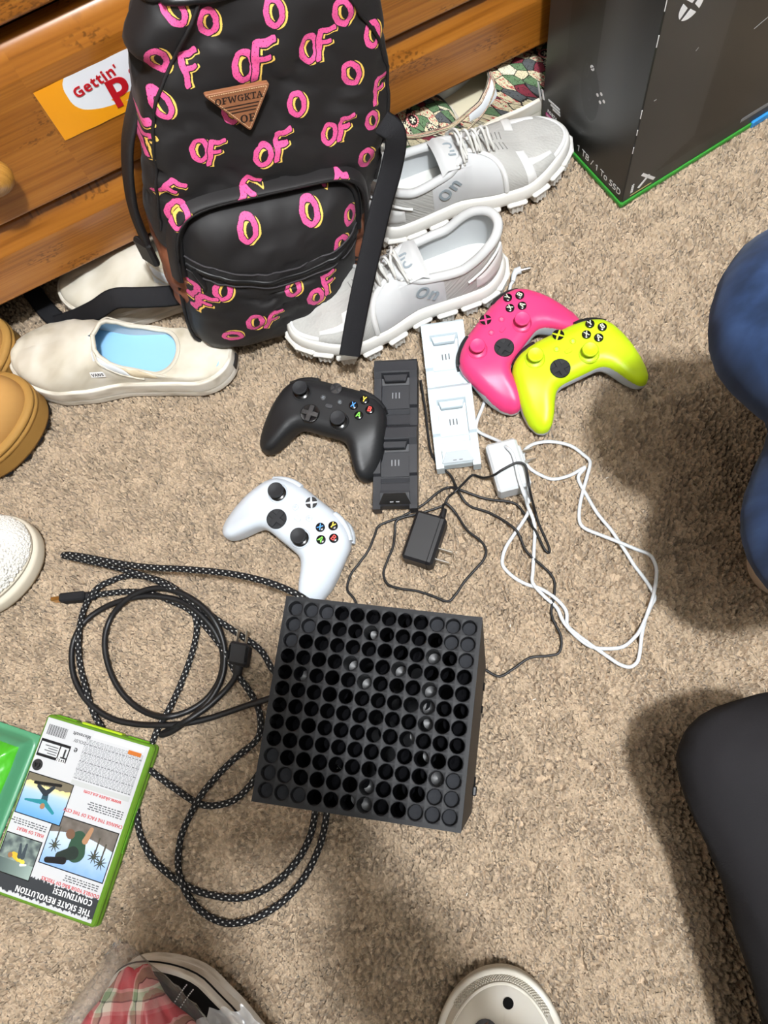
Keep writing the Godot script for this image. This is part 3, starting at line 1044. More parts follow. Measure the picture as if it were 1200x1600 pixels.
	# piping of the big zip that arches over the front, and the pocket's left and right edges
	for s in [-1.0, 1.0]:
		var pip := []
		for k in 25:
			var v := lerpf(0.42, 0.93, k / 24.0)
			var u: float = (0.25 - s * (0.155 - 0.07 * smoothstep(0.45, 1.0, k / 24.0)))
			pip.append(skin.call(u, v) + Vector3(0, 0, 0.0015))
		obj("piping", MB.new().tube(pip, 0.0018, 6), plain, c)
		var side := []
		for k in 20:
			var a: float = lerpf(-0.35, 0.28, k / 19.0) * PI
			var kk := pow(pow(absf(cos(a)), 5.5) + pow(absf(sin(a)), 5.5), -1.0 / 5.5)
			var q := pc + Vector2(0.109 * cos(a) * s, 0.112 * sin(a)) * kk
			side.append(down.call(Vector3(q.x, q.y, -0.014)))
		obj("piping", MB.new().tube(side, 0.0024, 6), plain, c)
	var topz := []
	for k in 31:
		topz.append(skin.call(lerpf(0.06, 0.44, k / 30.0), 0.90) + Vector3(0, 0, 0.001))
	obj("top_zip", MB.new().tube(topz, 0.0038, 8), zip, c)
	obj("grab_handle", MB.new().tube(smooth_path([Vector3(-0.02, 0.452, -0.06), Vector3(-0.015, 0.476, -0.06), Vector3(0.02, 0.482, -0.06), Vector3(0.055, 0.476, -0.06), Vector3(0.06, 0.452, -0.06)], 6), 0.011, 10, 0.3, Vector3.UP), plain, c)
	# shoulder strap that shows at the left edge, with its buckle
	var st := smooth_path([Vector3(-0.100, 0.31, -0.066), Vector3(-0.122, 0.26, -0.062), Vector3(-0.132, 0.2, -0.056), Vector3(-0.128, 0.15, -0.05)], 8)
	obj("shoulder_strap", MB.new().tube(st, 0.017, 12, 0.3, Vector3.LEFT), plain, c)
	obj("shoulder_strap", MB.new().tube(smooth_path([Vector3(0.130, 0.33, -0.075), Vector3(0.142, 0.25, -0.07), Vector3(0.140, 0.19, -0.06)], 8), 0.017, 12, 0.3, Vector3.RIGHT), plain, c)
	obj("buckle", MB.new().box(at(Vector3(-0.130, 0.142, -0.046), 0.5, Vector3(0, 0, 0.2)), Vector3(0.008, 0.036, 0.026), 0.003), zip, c)
	# webbing tails: one falls over the white running shoe, one runs across the slip-on
	var web := mat("19191c", 0.7, 0.35)
	bump(web, noise_tex(noise(FastNoiseLite.TYPE_CELLULAR, 0.2, 6), 64, 64), 0.02)
	web.uv1_scale = Vector3(4, 300, 1)
	var r1 := smooth_path([Vector3(0.1923, 0.236, -0.6109), Vector3(0.2012, 0.222, -0.5995), Vector3(0.1889, 0.19, -0.5918), Vector3(0.1641, 0.168, -0.5718), Vector3(0.1383, 0.15, -0.5456), Vector3(0.1115, 0.135, -0.5167), Vector3(0.0865, 0.112, -0.4917), Vector3(0.0635, 0.088, -0.4683)], 5)
	obj("webbing_tail", MB.new().tube(r1.map(func(p): return inv * p), 0.0125, 10, 0.09, inv.basis * Vector3(0.1, 0.6, 0.8)), web, c, Transform3D(), "long black webbing tail over the running shoe")
	var r2 := smooth_path([Vector3(-0.077, 0.055, -0.6666), Vector3(-0.0991, 0.066, -0.6661), Vector3(-0.1322, 0.075, -0.6766), Vector3(-0.1589, 0.078, -0.6877), Vector3(-0.1882, 0.06, -0.6995), Vector3(-0.2239, 0.03, -0.7246), Vector3(-0.2542, 0.014, -0.7428)], 5)
	obj("webbing_tail", MB.new().tube(r2.map(func(p): return inv * p), 0.0125, 10, 0.09, inv.basis * Vector3(0.0, 0.8, 0.6)), web, c)
	var r3 := smooth_path([Vector3(-0.2482, 0.011, -0.7436), Vector3(-0.2591, 0.009, -0.771), Vector3(-0.2671, 0.008, -0.801), Vector3(-0.2737, 0.008, -0.8345)], 5)
	obj("webbing_tail", MB.new().tube(r3.map(func(p): return inv * p), 0.0125, 10, 0.09, inv.basis * Vector3(0.0, 1.0, 0.1)), web, c)
	# leather patch, an upside-down triangle with print
	var A := Vector2(-0.054, 0.341)
	var Bq := Vector2(0.010, 0.341)
	var Cq := Vector2(-0.013, 0.297)
	var tri := PackedVector2Array()
	var pts := [A, Bq, Cq]
	for k in 3:
		var p: Vector2 = pts[k]
		var p0: Vector2 = pts[(k + 2) % 3]
		var p2: Vector2 = pts[(k + 1) % 3]
		for j in 4:
			var u := j / 3.0
			var q0 := p + (p0 - p).normalized() * 0.004
			var q2 := p + (p2 - p).normalized() * 0.004
			tri.append(q0.lerp(p, u).lerp(p.lerp(q2, u), u) * Vector2(1, -1))
	var lz := 0.0085
	var pxf := Transform3D(Basis(Vector3.RIGHT, PI / 2), Vector3(0, 0, lz))
	var tan := mat("8a5a3c", 0.55, 0.45)
	bump(tan, weave, 0.02)
	tan.uv1_scale = Vector3(40, 40, 1)
	var pm = MB.new().prism(tri, -0.004, 0.0022, pxf, 0.0006)
	var patch := obj("leather_patch", pm, tan, c, Transform3D(), "brown stitched triangular leather patch")
	var inkb := mat("24150e", 0.6)
	obj("lettering", text_mesh("OFWGKTA", 0.0062, 0.0003, true, "Droid Serif"), inkb, patch, at(Vector3(-0.0215, 0.3325, lz + 0.0026)))
	obj("lettering", text_mesh("OF", 0.0078, 0.0003, true, "Droid Serif"), inkb, patch, at(Vector3(-0.0150, 0.3115, lz + 0.0026)))
	for k in 3:
		obj("printed_line", MB.new().box(at(Vector3(-0.0205 + k * 0.0012, 0.3255 - k * 0.0032, lz + 0.0024)), Vector3(0.036 - k * 0.006, 0.0008, 0.0004), 0.0), inkb, patch)
	var stitch := MB.new()
	for k in 3:
		var p: Vector2 = pts[k].lerp((A + Bq + Cq) / 3.0, 0.13)
		var p2: Vector2 = pts[(k + 1) % 3].lerp((A + Bq + Cq) / 3.0, 0.13)
		var m := int(p.distance_to(p2) / 0.0022)
		for j in m:
			var q := p.lerp(p2, (j + 0.5) / m)
			stitch.box(Transform3D(Basis(Vector3.BACK, (p2 - p).angle()), Vector3(q.x, q.y, lz + 0.0024)), Vector3(0.0014, 0.0005, 0.0006), 0.0)
	obj("stitching", stitch, mat("c9a884", 0.7), patch)

# ---------------------------------------------------------------- shoes
class Last:   # the shape of one shoe: x across, y up, z from the heel (-L/2) to the toe (L/2)
	var L := 0.29
	var wl := []        # half width to +x and to -x along the length
	var wr := []
	var sole := 0.03    # height of the upper's lower edge
	var lift := []      # toe spring
	var thr := 0.55     # where the opening ends, 0 heel to 1 toe
	var topx := []      # half width of the rim as a share of the outline
	var topy := []      # height of rim and ridge
	var toe_in := 0.93  # how far forward the ridge ends
	var heel_in := 0.02
	var belly := 1.0
	func hw(t: float, s: float) -> float:
		var e := 1.0
		if t < 0.15: e = sqrt(maxf(0.0, 1.0 - pow((0.15 - t) / 0.15, 2.0)))
		if t > 0.72: e = pow(maxf(0.0, 1.0 - pow((t - 0.72) / 0.28, 2.3)), 0.5)
		return look(wl if s > 0.0 else wr, t) * e
	func look(a: Array, x: float) -> float:
		if x <= a[0].x: return a[0].y
		for k in a.size() - 1:
			if x <= a[k + 1].x:
				var u: float = (x - a[k].x) / (a[k + 1].x - a[k].x)
				u = u * u * (3.0 - 2.0 * u) * 0.6 + u * 0.4
				return lerpf(a[k].y, a[k + 1].y, u)
		return a[-1].y
	func base(s: float, grow := 0.0, y := 0.0) -> Vector3:   # round the outline: 0 heel, 0.5 toe
		var a := s * TAU
		var t := 0.5 - 0.5 * cos(a)
		var sd := 1.0 if sin(a) >= 0.0 else -1.0
		var p := Vector3(hw(t, sd) * sd, y + look(lift, t), (t - 0.5) * L)
		if grow != 0.0:
			var e := 0.002
			var q1 := flat_pt(s - e)
			var q2 := flat_pt(s + e)
			var d := (q2 - q1).normalized()
			p += Vector3(d.z, 0.0, -d.x) * grow
		return p
	func flat_pt(s: float) -> Vector3:
		var a := s * TAU
		var t := 0.5 - 0.5 * cos(a)
		return Vector3(hw(t, 1.0) * (1.0 if sin(a) >= 0.0 else 0.0) - hw(t, -1.0) * (0.0 if sin(a) >= 0.0 else 1.0), 0.0, (t - 0.5) * L)
	func rim(s: float) -> Vector3:
		var a := s * TAU
		var t := 0.5 - 0.5 * cos(a)
		var sd := 1.0 if sin(a) >= 0.0 else -1.0
		var tt: float
		if t < thr:
			tt = lerpf(heel_in, thr, t / thr)
		else:
			tt = thr + (t - thr) * (toe_in - thr) / (1.0 - thr)
		var k := look(topx, t)
		if t >= thr: k = 0.0
		return Vector3(hw(t, sd) * sd * k, look(topy, tt) + look(lift, tt), (tt - 0.5) * L)
	func skin(s: float, v: float) -> Vector3:
		var b := base(s, 0.0, sole)
		var r := rim(s)
		var a := v * PI / 2.0
		var h := 1.0 - pow(cos(a), belly)
		var g := pow(maxf(sin(a), 0.0), 0.92)
		return Vector3(lerpf(b.x, r.x, h), lerpf(b.y, r.y, g), lerpf(b.z, r.z, h))
	func out(s: float, v: float, d: float) -> Vector3:   # a point d off the skin
		var e := 0.004
		var p := skin(s, v)
		var n := (skin(s, minf(v + e, 0.999)) - skin(s, maxf(v - e, 0.0))).cross(skin(s + e, v) - skin(s - e, v))
		if n.length_squared() < 1e-16:
			return p + Vector3(0, d, 0)
		n = n.normalized()
		if n.dot(Vector3(p.x, 0.02, 0.0)) < 0.0: n = -n
		return p + n * d
	func sth() -> float:   # where the throat lies on the outline
		return acos(1.0 - 2.0 * thr) / TAU

func make_shoe(c: Node3D, S: Last, prof: Array, upper: Material, sole_m: Material, lining: Material, insole: Material, rim_r := 0.003, rim_m: Material = null, wrinkle := 0.0):
	var nz := noise(FastNoiseLite.TYPE_SIMPLEX_SMOOTH, 28.0, 41, 2)
	var up := MB.new()
	up.grid(96, 18, func(s, v):
		var p: Vector3 = S.skin(s, v)
		if wrinkle > 0.0 and v > 0.02:
			p += S.out(s, minf(v, 0.98), nz.get_noise_3d(p.x, p.y, p.z * 1.6) * wrinkle * sin(v * PI)) - S.out(s, minf(v, 0.98), 0.0)
		return p, true, false, Vector2(1, 1), func(p): return Vector2(p.x * 3.0 + 0.5, p.z * 3.0 + p.y * 3.0))
	obj("upper", up, upper, c)
	var so := MB.new()
	var m := prof.size() - 1
	so.grid(96, m, func(s, v):
		var q: Vector2 = prof[int(round(v * m))]
		return S.base(s, q.x, q.y), true)
	for e in [0, m]:
		var ring := []
		for k in 48:
			ring.append(S.base(k / 48.0, prof[e].x, prof[e].y))
		var mid := Vector3(0, prof[e].y, 0)
		var b := so.v.size()
		so.grid(48, 6, func(s, v):
			var p: Vector3 = S.base(s, prof[e].x, prof[e].y)
			return Vector3(p.x * (1.0 - v), p.y, p.z), true)
	obj("sole", so, sole_m, c)
	# lining and insole inside the opening
	var st := S.sth()
	var inner := func(s: float) -> Vector3:
		var p: Vector3 = S.base(s, -0.007, S.sole - 0.004)
		p.z = lerpf(p.z, p.z + (p.z + S.L * 0.5) * 0.30, 1.0)
		var t := clampf(p.z / S.L + 0.5, 0.03, 0.86)
		p.x = signf(p.x) * minf(absf(S.hw(t, signf(p.x))) - 0.007, absf(p.x) + 0.02) if absf(p.x) > 0.001 else 0.0
		p.y = S.sole + 0.004 + S.look(S.lift, t)
		return p
	var li := MB.new()
	li.grid(64, 8, func(u, v):
		var s: float = lerpf(-st, st, u)
		var r: Vector3 = S.rim(fposmod(s, 1.0))
		var q: Vector3 = inner.call(fposmod(s, 1.0))
		r.x *= 0.97
		var h: float = 1.0 - pow(1.0 - v, 1.7)
		return Vector3(lerpf(r.x, q.x, h) , lerpf(r.y, q.y, v), lerpf(r.z, q.z, pow(v, 0.8))))
	obj("lining", li, lining, c)
	var ins := MB.new()
	ins.grid(40, 6, func(u, v):
		var q: Vector3 = inner.call(fposmod(lerpf(-st, st, u), 1.0))
		return Vector3(q.x * (1.0 - 2.0 * v) if false else lerpf(q.x, 0.0, v), q.y + 0.001, q.z))
	obj("insole", ins, insole, c)
	var rp := []
	for k in 61:
		rp.append(S.rim(fposmod(lerpf(-st, st, k / 60.0), 1.0)))
	obj("collar", MB.new().tube(rp, rim_r, 8), rim_m if rim_m else upper, c)

func overlay(S: Last, s0: float, s1: float, va: Callable, vb: Callable, d := 0.0012, nu := 24, nv := 6) -> MB:   # a raised patch on the skin between two heights
	return MB.new().grid(nu, nv, func(u, v):
		var s: float = lerpf(s0, s1, u)
		var e: float = minf(minf(u, 1.0 - u) * 14.0, 1.0) * minf(minf(v, 1.0 - v) * 6.0, 1.0)
		return S.out(fposmod(s, 1.0), lerpf(va.call(u), vb.call(u), v), d * (0.25 + 0.75 * e)))

func place(heel: Vector3, toe: Vector3, roll := 0.0) -> Transform3D:   # a shoe's frame from two points on the floor
	var d := toe - heel
	var f := d.normalized()
	var x := Vector3.UP.cross(f).normalized()
	return Transform3D(Basis(x, f.cross(x).normalized(), f) * Basis(Vector3.BACK, roll), (heel + toe) / 2.0)

func strip_on(S: Last, pts: Array, w: float, d: float, per := 5) -> MB:   # a band w wide that follows (s, v) points on the skin
	var path := smooth_path(pts, per)
	var m := path.size() - 1
	return MB.new().grid(m, 4, func(u, v):
		var k := int(round(u * m))
		var p: Vector2 = path[k]
		var q: Vector3 = S.out(p.x, p.y, d)
		var t: Vector3 = (S.out(path[mini(k + 1, m)].x, path[mini(k + 1, m)].y, d) - S.out(path[maxi(k - 1, 0)].x, path[maxi(k - 1, 0)].y, d)).normalized()
		var n: Vector3 = (S.out(p.x, p.y, d + 0.01) - q).normalized()
		return q + t.cross(n) * (v - 0.5) * w + n * (0.0008 * sin(v * PI) - 0.0012 * (absf(v - 0.5) * 2.0) * float(absf(v - 0.5) > 0.45)))

func running_shoe(label: String, xf: Transform3D, side: float):
	var S := Last.new()
	S.L = 0.268
	var o := [Vector2(0, 0.036), Vector2(0.2, 0.036), Vector2(0.42, 0.036), Vector2(0.62, 0.049), Vector2(0.75, 0.054), Vector2(1, 0.048)]
	var i2 := [Vector2(0, 0.034), Vector2(0.2, 0.034), Vector2(0.42, 0.031), Vector2(0.62, 0.043), Vector2(0.75, 0.046), Vector2(1, 0.036)]
	S.wl = o if side > 0.0 else i2
	S.wr = i2 if side > 0.0 else o
	S.sole = 0.037
	S.lift = [Vector2(0, 0.006), Vector2(0.12, 0.0), Vector2(0.7, 0.0), Vector2(1, 0.016)]
	S.thr = 0.50
	S.topx = [Vector2(0, 0.85), Vector2(0.25, 0.84), Vector2(0.40, 0.74), Vector2(0.47, 0.46), Vector2(0.5, 0.02)]
	S.topy = [Vector2(0, 0.106), Vector2(0.08, 0.102), Vector2(0.22, 0.082), Vector2(0.36, 0.083), Vector2(0.5, 0.094), Vector2(0.64, 0.082), Vector2(0.8, 0.060), Vector2(0.93, 0.045), Vector2(1, 0.040)]
	S.belly = 0.9
	S.heel_in = 0.015
	var c := thing("running_shoe", label, "shoe", xf, "white running shoes")
	make_shoe(c, S, [Vector2(-0.002, 0.018), Vector2(0.003, 0.0185), Vector2(0.0055, 0.021), Vector2(0.006, 0.028), Vector2(0.004, 0.036), Vector2(0.001, 0.039), Vector2(-0.004, 0.039)], M.mesh_white, M.rubber_white, M.lining_white, M.insole_white, 0.0058, M.knit_white)
	# hollow pods under the midsole
	var pod := MB.new()
	pod.box(at(Vector3(-0.004, 0.0105, 0)), Vector3(0.026, 0.021, 0.019), 0.003)
	pod.box(at(Vector3(0.004, 0.0185, 0)), Vector3(0.016, 0.006, 0.0265), 0.002)
	for k in 3:
		pod.box(at(Vector3(0.0092, 0.0095, -0.006 + 0.006 * k)), Vector3(0.0028, 0.014, 0.0028), 0.0008)
	var pm := pod.mesh()
	for k in 24:
		var s := (k + 0.5) / 24.0
		var t := 0.5 - 0.5 * cos(s * TAU)
		var p := S.base(s, -0.002, 0.001)
		var q := S.base(s, 0.05, 0.002)
		var d := (q - p).normalized()
		obj("sole_pod", pm, M.rubber_white, c, Transform3D(Basis(d, Vector3.UP, d.cross(Vector3.UP)), p))
	# tongue
	var tg := MB.new()
	tg.grid(10, 14, func(u, v):
		var t := lerpf(0.56, 0.36, v)
		var x: float = (u - 0.5) * lerpf(0.044, 0.056, v)
		return Vector3(x, lerpf(0.082, 0.106, pow(v, 0.8)) - x * x * 11.0 - 0.008 * smoothstep(0.85, 1.0, v) , (t - 0.5) * S.L))
	obj("tongue", tg, M.knit_white, c)
	# overlays: toe cap, forefoot stripes, saddle with eyelets, heel clip
	obj("toe_cap", overlay(S, 0.40, 0.60, func(u): return 0.05, func(u): return 0.30 + 0.12 * sin(u * PI)), M.tpu_white, c)
	for sd in [1.0, -1.0]:
		var sg := func(s: float): return s if sd > 0.0 else 1.0 - s
		obj("stripe", overlay(S, sg.call(0.333), sg.call(0.350), func(u): return 0.05, func(u): return 0.80, 0.0015, 6, 16), M.tpu_white, c)
		obj("stripe", overlay(S, sg.call(0.350), sg.call(0.398), func(u): return 0.46 - 0.10 * u, func(u): return 0.62 - 0.12 * u, 0.0015, 12, 6), M.tpu_white, c)
		obj("saddle", overlay(S, sg.call(0.185), sg.call(0.292), func(u): return 0.04, func(u): return 0.90 - 0.18 * smoothstep(0.55, 1.0, u if sd > 0.0 else u)), M.saddle_white, c)
		obj("saddle_edge", strip_on(S, [Vector2(sg.call(0.297), 0.05), Vector2(sg.call(0.297), 0.45), Vector2(sg.call(0.288), 0.72), Vector2(sg.call(0.265), 0.86), Vector2(sg.call(0.24), 0.90)], 0.006, 0.0022), M.tpu_white, c)
		obj("heel_clip", overlay(S, sg.call(0.035), sg.call(0.13), func(u): return 0.08, func(u): return 0.46 - 0.14 * u, 0.0022), M.tpu_white, c)
		obj("heel_line", strip_on(S, [Vector2(sg.call(0.05), 0.55), Vector2(sg.call(0.10), 0.48), Vector2(sg.call(0.145), 0.34)], 0.004, 0.002), M.tpu_white, c)
		# round logo letters on the saddle
		var lp := S.out(sg.call(0.212), 0.42, 0.0026)
		var ln := (S.out(sg.call(0.212), 0.42, 0.012) - lp).normalized()
		var lf := Vector3(0, 0.75 * sd, sd).slide(ln).normalized()
		obj("logo", text_mesh("On", 0.017, 0.0006), M.logo_grey, c, Transform3D(Basis(lf * -1.0, ln.cross(lf * -1.0), ln), lp))
		obj("eyelet", MB.new().lathe([Vector2(0.0016, 0.0), Vector2(0.0034, 0.0), Vector2(0.0030, 0.0012), Vector2(0.0016, 0.001)], 14, Transform3D(Basis(Vector3(0, 0, 1), -sd * 0.9), S.out(sg.call(0.232), 0.86, 0.003))), M.metal, c)
	# perforations in the toe box
	var hole := MB.new().lathe([Vector2(0.0, 0.0), Vector2(0.0008, 0.0), Vector2(0.0006, 0.0003), Vector2(0.0, 0.0003)], 6)
	var holes := MB.new()
	for a in 7:
		for b in 8:
			var t := 0.58 + 0.022 * a
			var s := acos(1.0 - 2.0 * t) / TAU
			var v := 0.80 + 0.024 * b
			for sd in [1.0, -1.0]:
				if b > 1:
					holes.add(hole, Transform3D(Basis(), S.out(s if sd > 0.0 else 1.0 - s, minf(v, 0.985), 0.0009)))
	var pf := obj("perforations", holes, mat("8d8c89", 0.9), c)
	pf.set_meta("kind", "stuff")
	# laces: five bars and crossing runs, drawn loosely over the tongue
	for k in 5:
		var s := 0.236 + 0.0125 * k
		var h := 0.006 + 0.003 * absf(k - 2.0) / 2.0
		var a := S.out(s, 0.83, 0.003)
		var b := S.out(1.0 - s - 0.008 * (1 if k % 2 == 0 else -1), 0.83, 0.003)
		var mid := (a + b) / 2.0
		mid.y = maxf(a.y, b.y) + 0.012 + h
		var mid2 := mid + Vector3(0.0, -0.002, 0.0)
		var pth := smooth_path([a - Vector3(0, 0.004, 0), a + Vector3(0, 0.003, 0), a.lerp(mid2, 0.5) + Vector3(0, 0.006, 0.002), mid2, b.lerp(mid2, 0.5) + Vector3(0, 0.006, -0.002), b + Vector3(0, 0.003, 0), b - Vector3(0, 0.004, 0)], 5)
		obj("lace", MB.new().tube(pth, 0.0017, 7), M.lace_white, c)
		if k < 4:
			var b2 := S.out(1.0 - s - 0.012, 0.83, 0.003)
			var m2 := (a + b2) / 2.0
			m2.y = maxf(a.y, b2.y) + 0.014 + h
			obj("lace", MB.new().tube(smooth_path([a, a.lerp(m2, 0.5) + Vector3(0, 0.004, 0), m2, b2.lerp(m2, 0.5) + Vector3(0, 0.004, 0), b2], 5), 0.0017, 7), M.lace_white, c)
	# heel pull tab and tongue logo
	obj("logo", text_mesh("On", 0.012, 0.0006), M.logo_grey, c, Transform3D(Basis(Vector3(-1, 0, 0), Vector3(0, 0.25, -0.97).normalized(), Vector3(0, 0.97, 0.25).normalized()), Vector3(0.0, 0.0985, (0.43 - 0.5) * S.L)))
	return c

func slip_on(label: String, xf: Transform3D, upper: Material, insole: Material, crushed := false, group := "", foxing: Material = null, stripe: Material = null):
	var S := Last.new()
	S.L = 0.285
	S.wl = [Vector2(0, 0.036), Vector2(0.25, 0.036), Vector2(0.45, 0.037), Vector2(0.65, 0.048), Vector2(0.76, 0.051), Vector2(1, 0.048)]
	S.wr = [Vector2(0, 0.036), Vector2(0.25, 0.035), Vector2(0.45, 0.034), Vector2(0.65, 0.044), Vector2(0.76, 0.047), Vector2(1, 0.040)]
	S.sole = 0.031
	S.lift = [Vector2(0, 0.003), Vector2(0.15, 0.0), Vector2(0.75, 0.0), Vector2(1, 0.008)]
	S.thr = 0.54
	S.topx = [Vector2(0, 0.86), Vector2(0.25, 0.84), Vector2(0.42, 0.80), Vector2(0.50, 0.62), Vector2(0.54, 0.02)]
	S.topy = [Vector2(0, 0.078), Vector2(0.1, 0.074), Vector2(0.28, 0.058), Vector2(0.42, 0.062), Vector2(0.54, 0.084), Vector2(0.66, 0.078), Vector2(0.82, 0.060), Vector2(0.94, 0.044), Vector2(1, 0.04)]
	S.toe_in = 0.94
	if crushed:
		S.heel_in = 0.22
		S.topy = [Vector2(0.0, 0.040), Vector2(0.2, 0.041), Vector2(0.30, 0.043), Vector2(0.42, 0.056), Vector2(0.54, 0.084), Vector2(0.66, 0.078), Vector2(0.82, 0.060), Vector2(0.94, 0.044), Vector2(1, 0.04)]
	var c := thing("slip_on_shoe", label, "shoe", xf, group)
	var fx: Material = foxing if foxing else M.foxing
	make_shoe(c, S, [Vector2(-0.003, 0.0), Vector2(0.003, 0.001), Vector2(0.0045, 0.003), Vector2(0.0045, 0.012), Vector2(0.0036, 0.0125), Vector2(0.0036, 0.014), Vector2(0.0045, 0.0145), Vector2(0.0043, 0.030), Vector2(0.0030, 0.0325), Vector2(-0.001, 0.0325)], upper, fx, M.lining_white, insole, 0.003, null, 0.0022 if crushed else 0.001)
	if stripe:
		var ring := []
		for k in 97:
			ring.append(S.base(k / 96.0, 0.0046, 0.0245))
		obj("sole_stripe", MB.new().tube(ring, 0.0011, 6), stripe, c)
	# seams: vamp edge, elastic gores at both sides
	for sd in [1.0, -1.0]:
		var sg := func(s: float): return s if sd > 0.0 else 1.0 - s
		if not crushed:
			obj("gore", overlay(S, sg.call(0.205), sg.call(0.255), func(u): return 0.35 + 0.2 * absf(u - 0.5), func(u): return 0.96, 0.001, 14, 6), M.lining_white if stripe == null else M.black_matte, c)
		obj("seam", strip_on(S, [Vector2(sg.call(0.262), 0.94), Vector2(sg.call(0.252), 0.66), Vector2(sg.call(0.235), 0.42), Vector2(sg.call(0.20), 0.24)], 0.0030, 0.0012), upper, c)
	return [c, S]

func shoes():
	M.mesh_white = mat("aeada9", 0.8, 0.3)
	bump(M.mesh_white, noise_tex(noise(FastNoiseLite.TYPE_CELLULAR, 0.12, 51), 256, 256), 0.05)
	M.mesh_white.uv1_scale = Vector3(4, 4, 1)
	M.knit_white = mat("c2c3c3", 0.85, 0.3)
	M.tpu_white = mat("d8d8d6", 0.5, 0.45)
	M.saddle_white = mat("bfc0c1", 0.6, 0.4)
	M.logo_grey = mat("8a949a", 0.5, 0.4)
	M.lace_white = mat("cfcec9", 0.8, 0.3)
	M.lining_white = mat("cfd3d6", 0.9, 0.2)
	M.insole_white = mat("cfcfca", 0.9, 0.2)
	M.foxing = mat("dcd9d2", 0.55, 0.4)
	M.foxing.albedo_texture = noise_tex(noise(FastNoiseLite.TYPE_SIMPLEX_SMOOTH, 0.03, 52, 3), 128, 128, [[0.0, 0.45, 1.0], ["b9b0a2", "f3efe8", "ffffff"]])
	M.foxing.uv1_scale = Vector3(3, 1, 1)
	M.canvas = mat("d6d3cb", 0.9, 0.25)
	M.canvas.albedo_texture = noise_tex(noise(FastNoiseLite.TYPE_SIMPLEX_SMOOTH, 0.02, 53, 4), 256, 256, [[0.0, 0.35, 0.7, 1.0], ["c9c0b0", "ece7dc", "f8f5ee", "ffffff"]])
	bump(M.canvas, noise_tex(noise(FastNoiseLite.TYPE_CELLULAR, 0.3, 54), 128, 128), 0.02)
	M.blue_insole = mat("8fc0e4", 0.7, 0.3)
	M.cream_insole = mat("cfc6ac", 0.9, 0.2)
	running_shoe("white running shoe in front, toe to the left under the black webbing tail", place(Vector3(0.2929, 0, -0.529), Vector3(0.0129, 0, -0.5588)), -1.0)
	running_shoe("white running shoe behind, toe to the right beside the black carton", place(Vector3(0.1932, 0, -0.6642), Vector3(0.4111, 0, -0.6425)), 1.0)
	# creased slip-on with its heel trodden down over a blue insole
	var a: Array = slip_on("dirty off-white slip-on shoe with trodden-down heel and pale blue insole", place(Vector3(-0.0624, 0, -0.5729), Vector3(-0.3146, 0, -0.7131)), M.canvas, M.blue_insole, true, "off-white slip-on shoes")
	var S: Last = a[1]
	var tp := S.out(0.262, 0.30, 0.0016)
	var tn := (S.out(0.262, 0.30, 0.01) - tp).normalized()
	var tf := Vector3(0, 0, -1).slide(tn).normalized()
	var tb := Transform3D(Basis(tf, tn.cross(tf), tn), tp)
	obj("side_tag", MB.new().box(tb, Vector3(0.018, 0.008, 0.001), 0.0002), M.print_white, a[0])
	obj("lettering", text_mesh("VANS", 0.0042, 0.0003), M.black, a[0], tb * at(Vector3(0, 0, 0.0006)))
	obj("worn_patch", overlay(S, 0.175, 0.215, func(u): return 0.30, func(u): return 0.92, 0.0012, 14, 6), mat("c2b49a", 0.9, 0.25), a[0])
	obj("side_gore", overlay(S, 0.216, 0.250, func(u): return 0.25 + 0.2 * u, func(u): return 0.95, 0.0010, 14, 6), M.lining_white, a[0])
	obj("heel_tab", MB.new().box(Transform3D(Basis(), S.base(0.0, 0.0046, 0.016)), Vector3(0.018, 0.010, 0.002), 0.0004), M.black, a[0])
	slip_on("off-white slip-on shoe behind, half hidden by the backpack, under the black webbing", place(Vector3(0.0274, 0, -0.6832), Vector3(-0.2089, 0, -0.7688)), M.canvas, M.cream_insole, false, "off-white slip-on shoes")
	# patterned pair by the dresser
	M.collage = collage()
	slip_on("collage-print slip-on shoe lying between dresser and white running shoe", place(Vector3(0.2738, 0, -0.7409), Vector3(0.4792, 0, -0.7707)), M.collage, M.cream_insole, false, "collage-print slip-on shoes")
	slip_on("collage-print slip-on shoe of which only the end shows behind the backpack", place(Vector3(0.2196, 0, -0.9016), Vector3(0.2806, 0, -0.7787)), M.collage, M.cream_insole, false, "collage-print slip-on shoes")

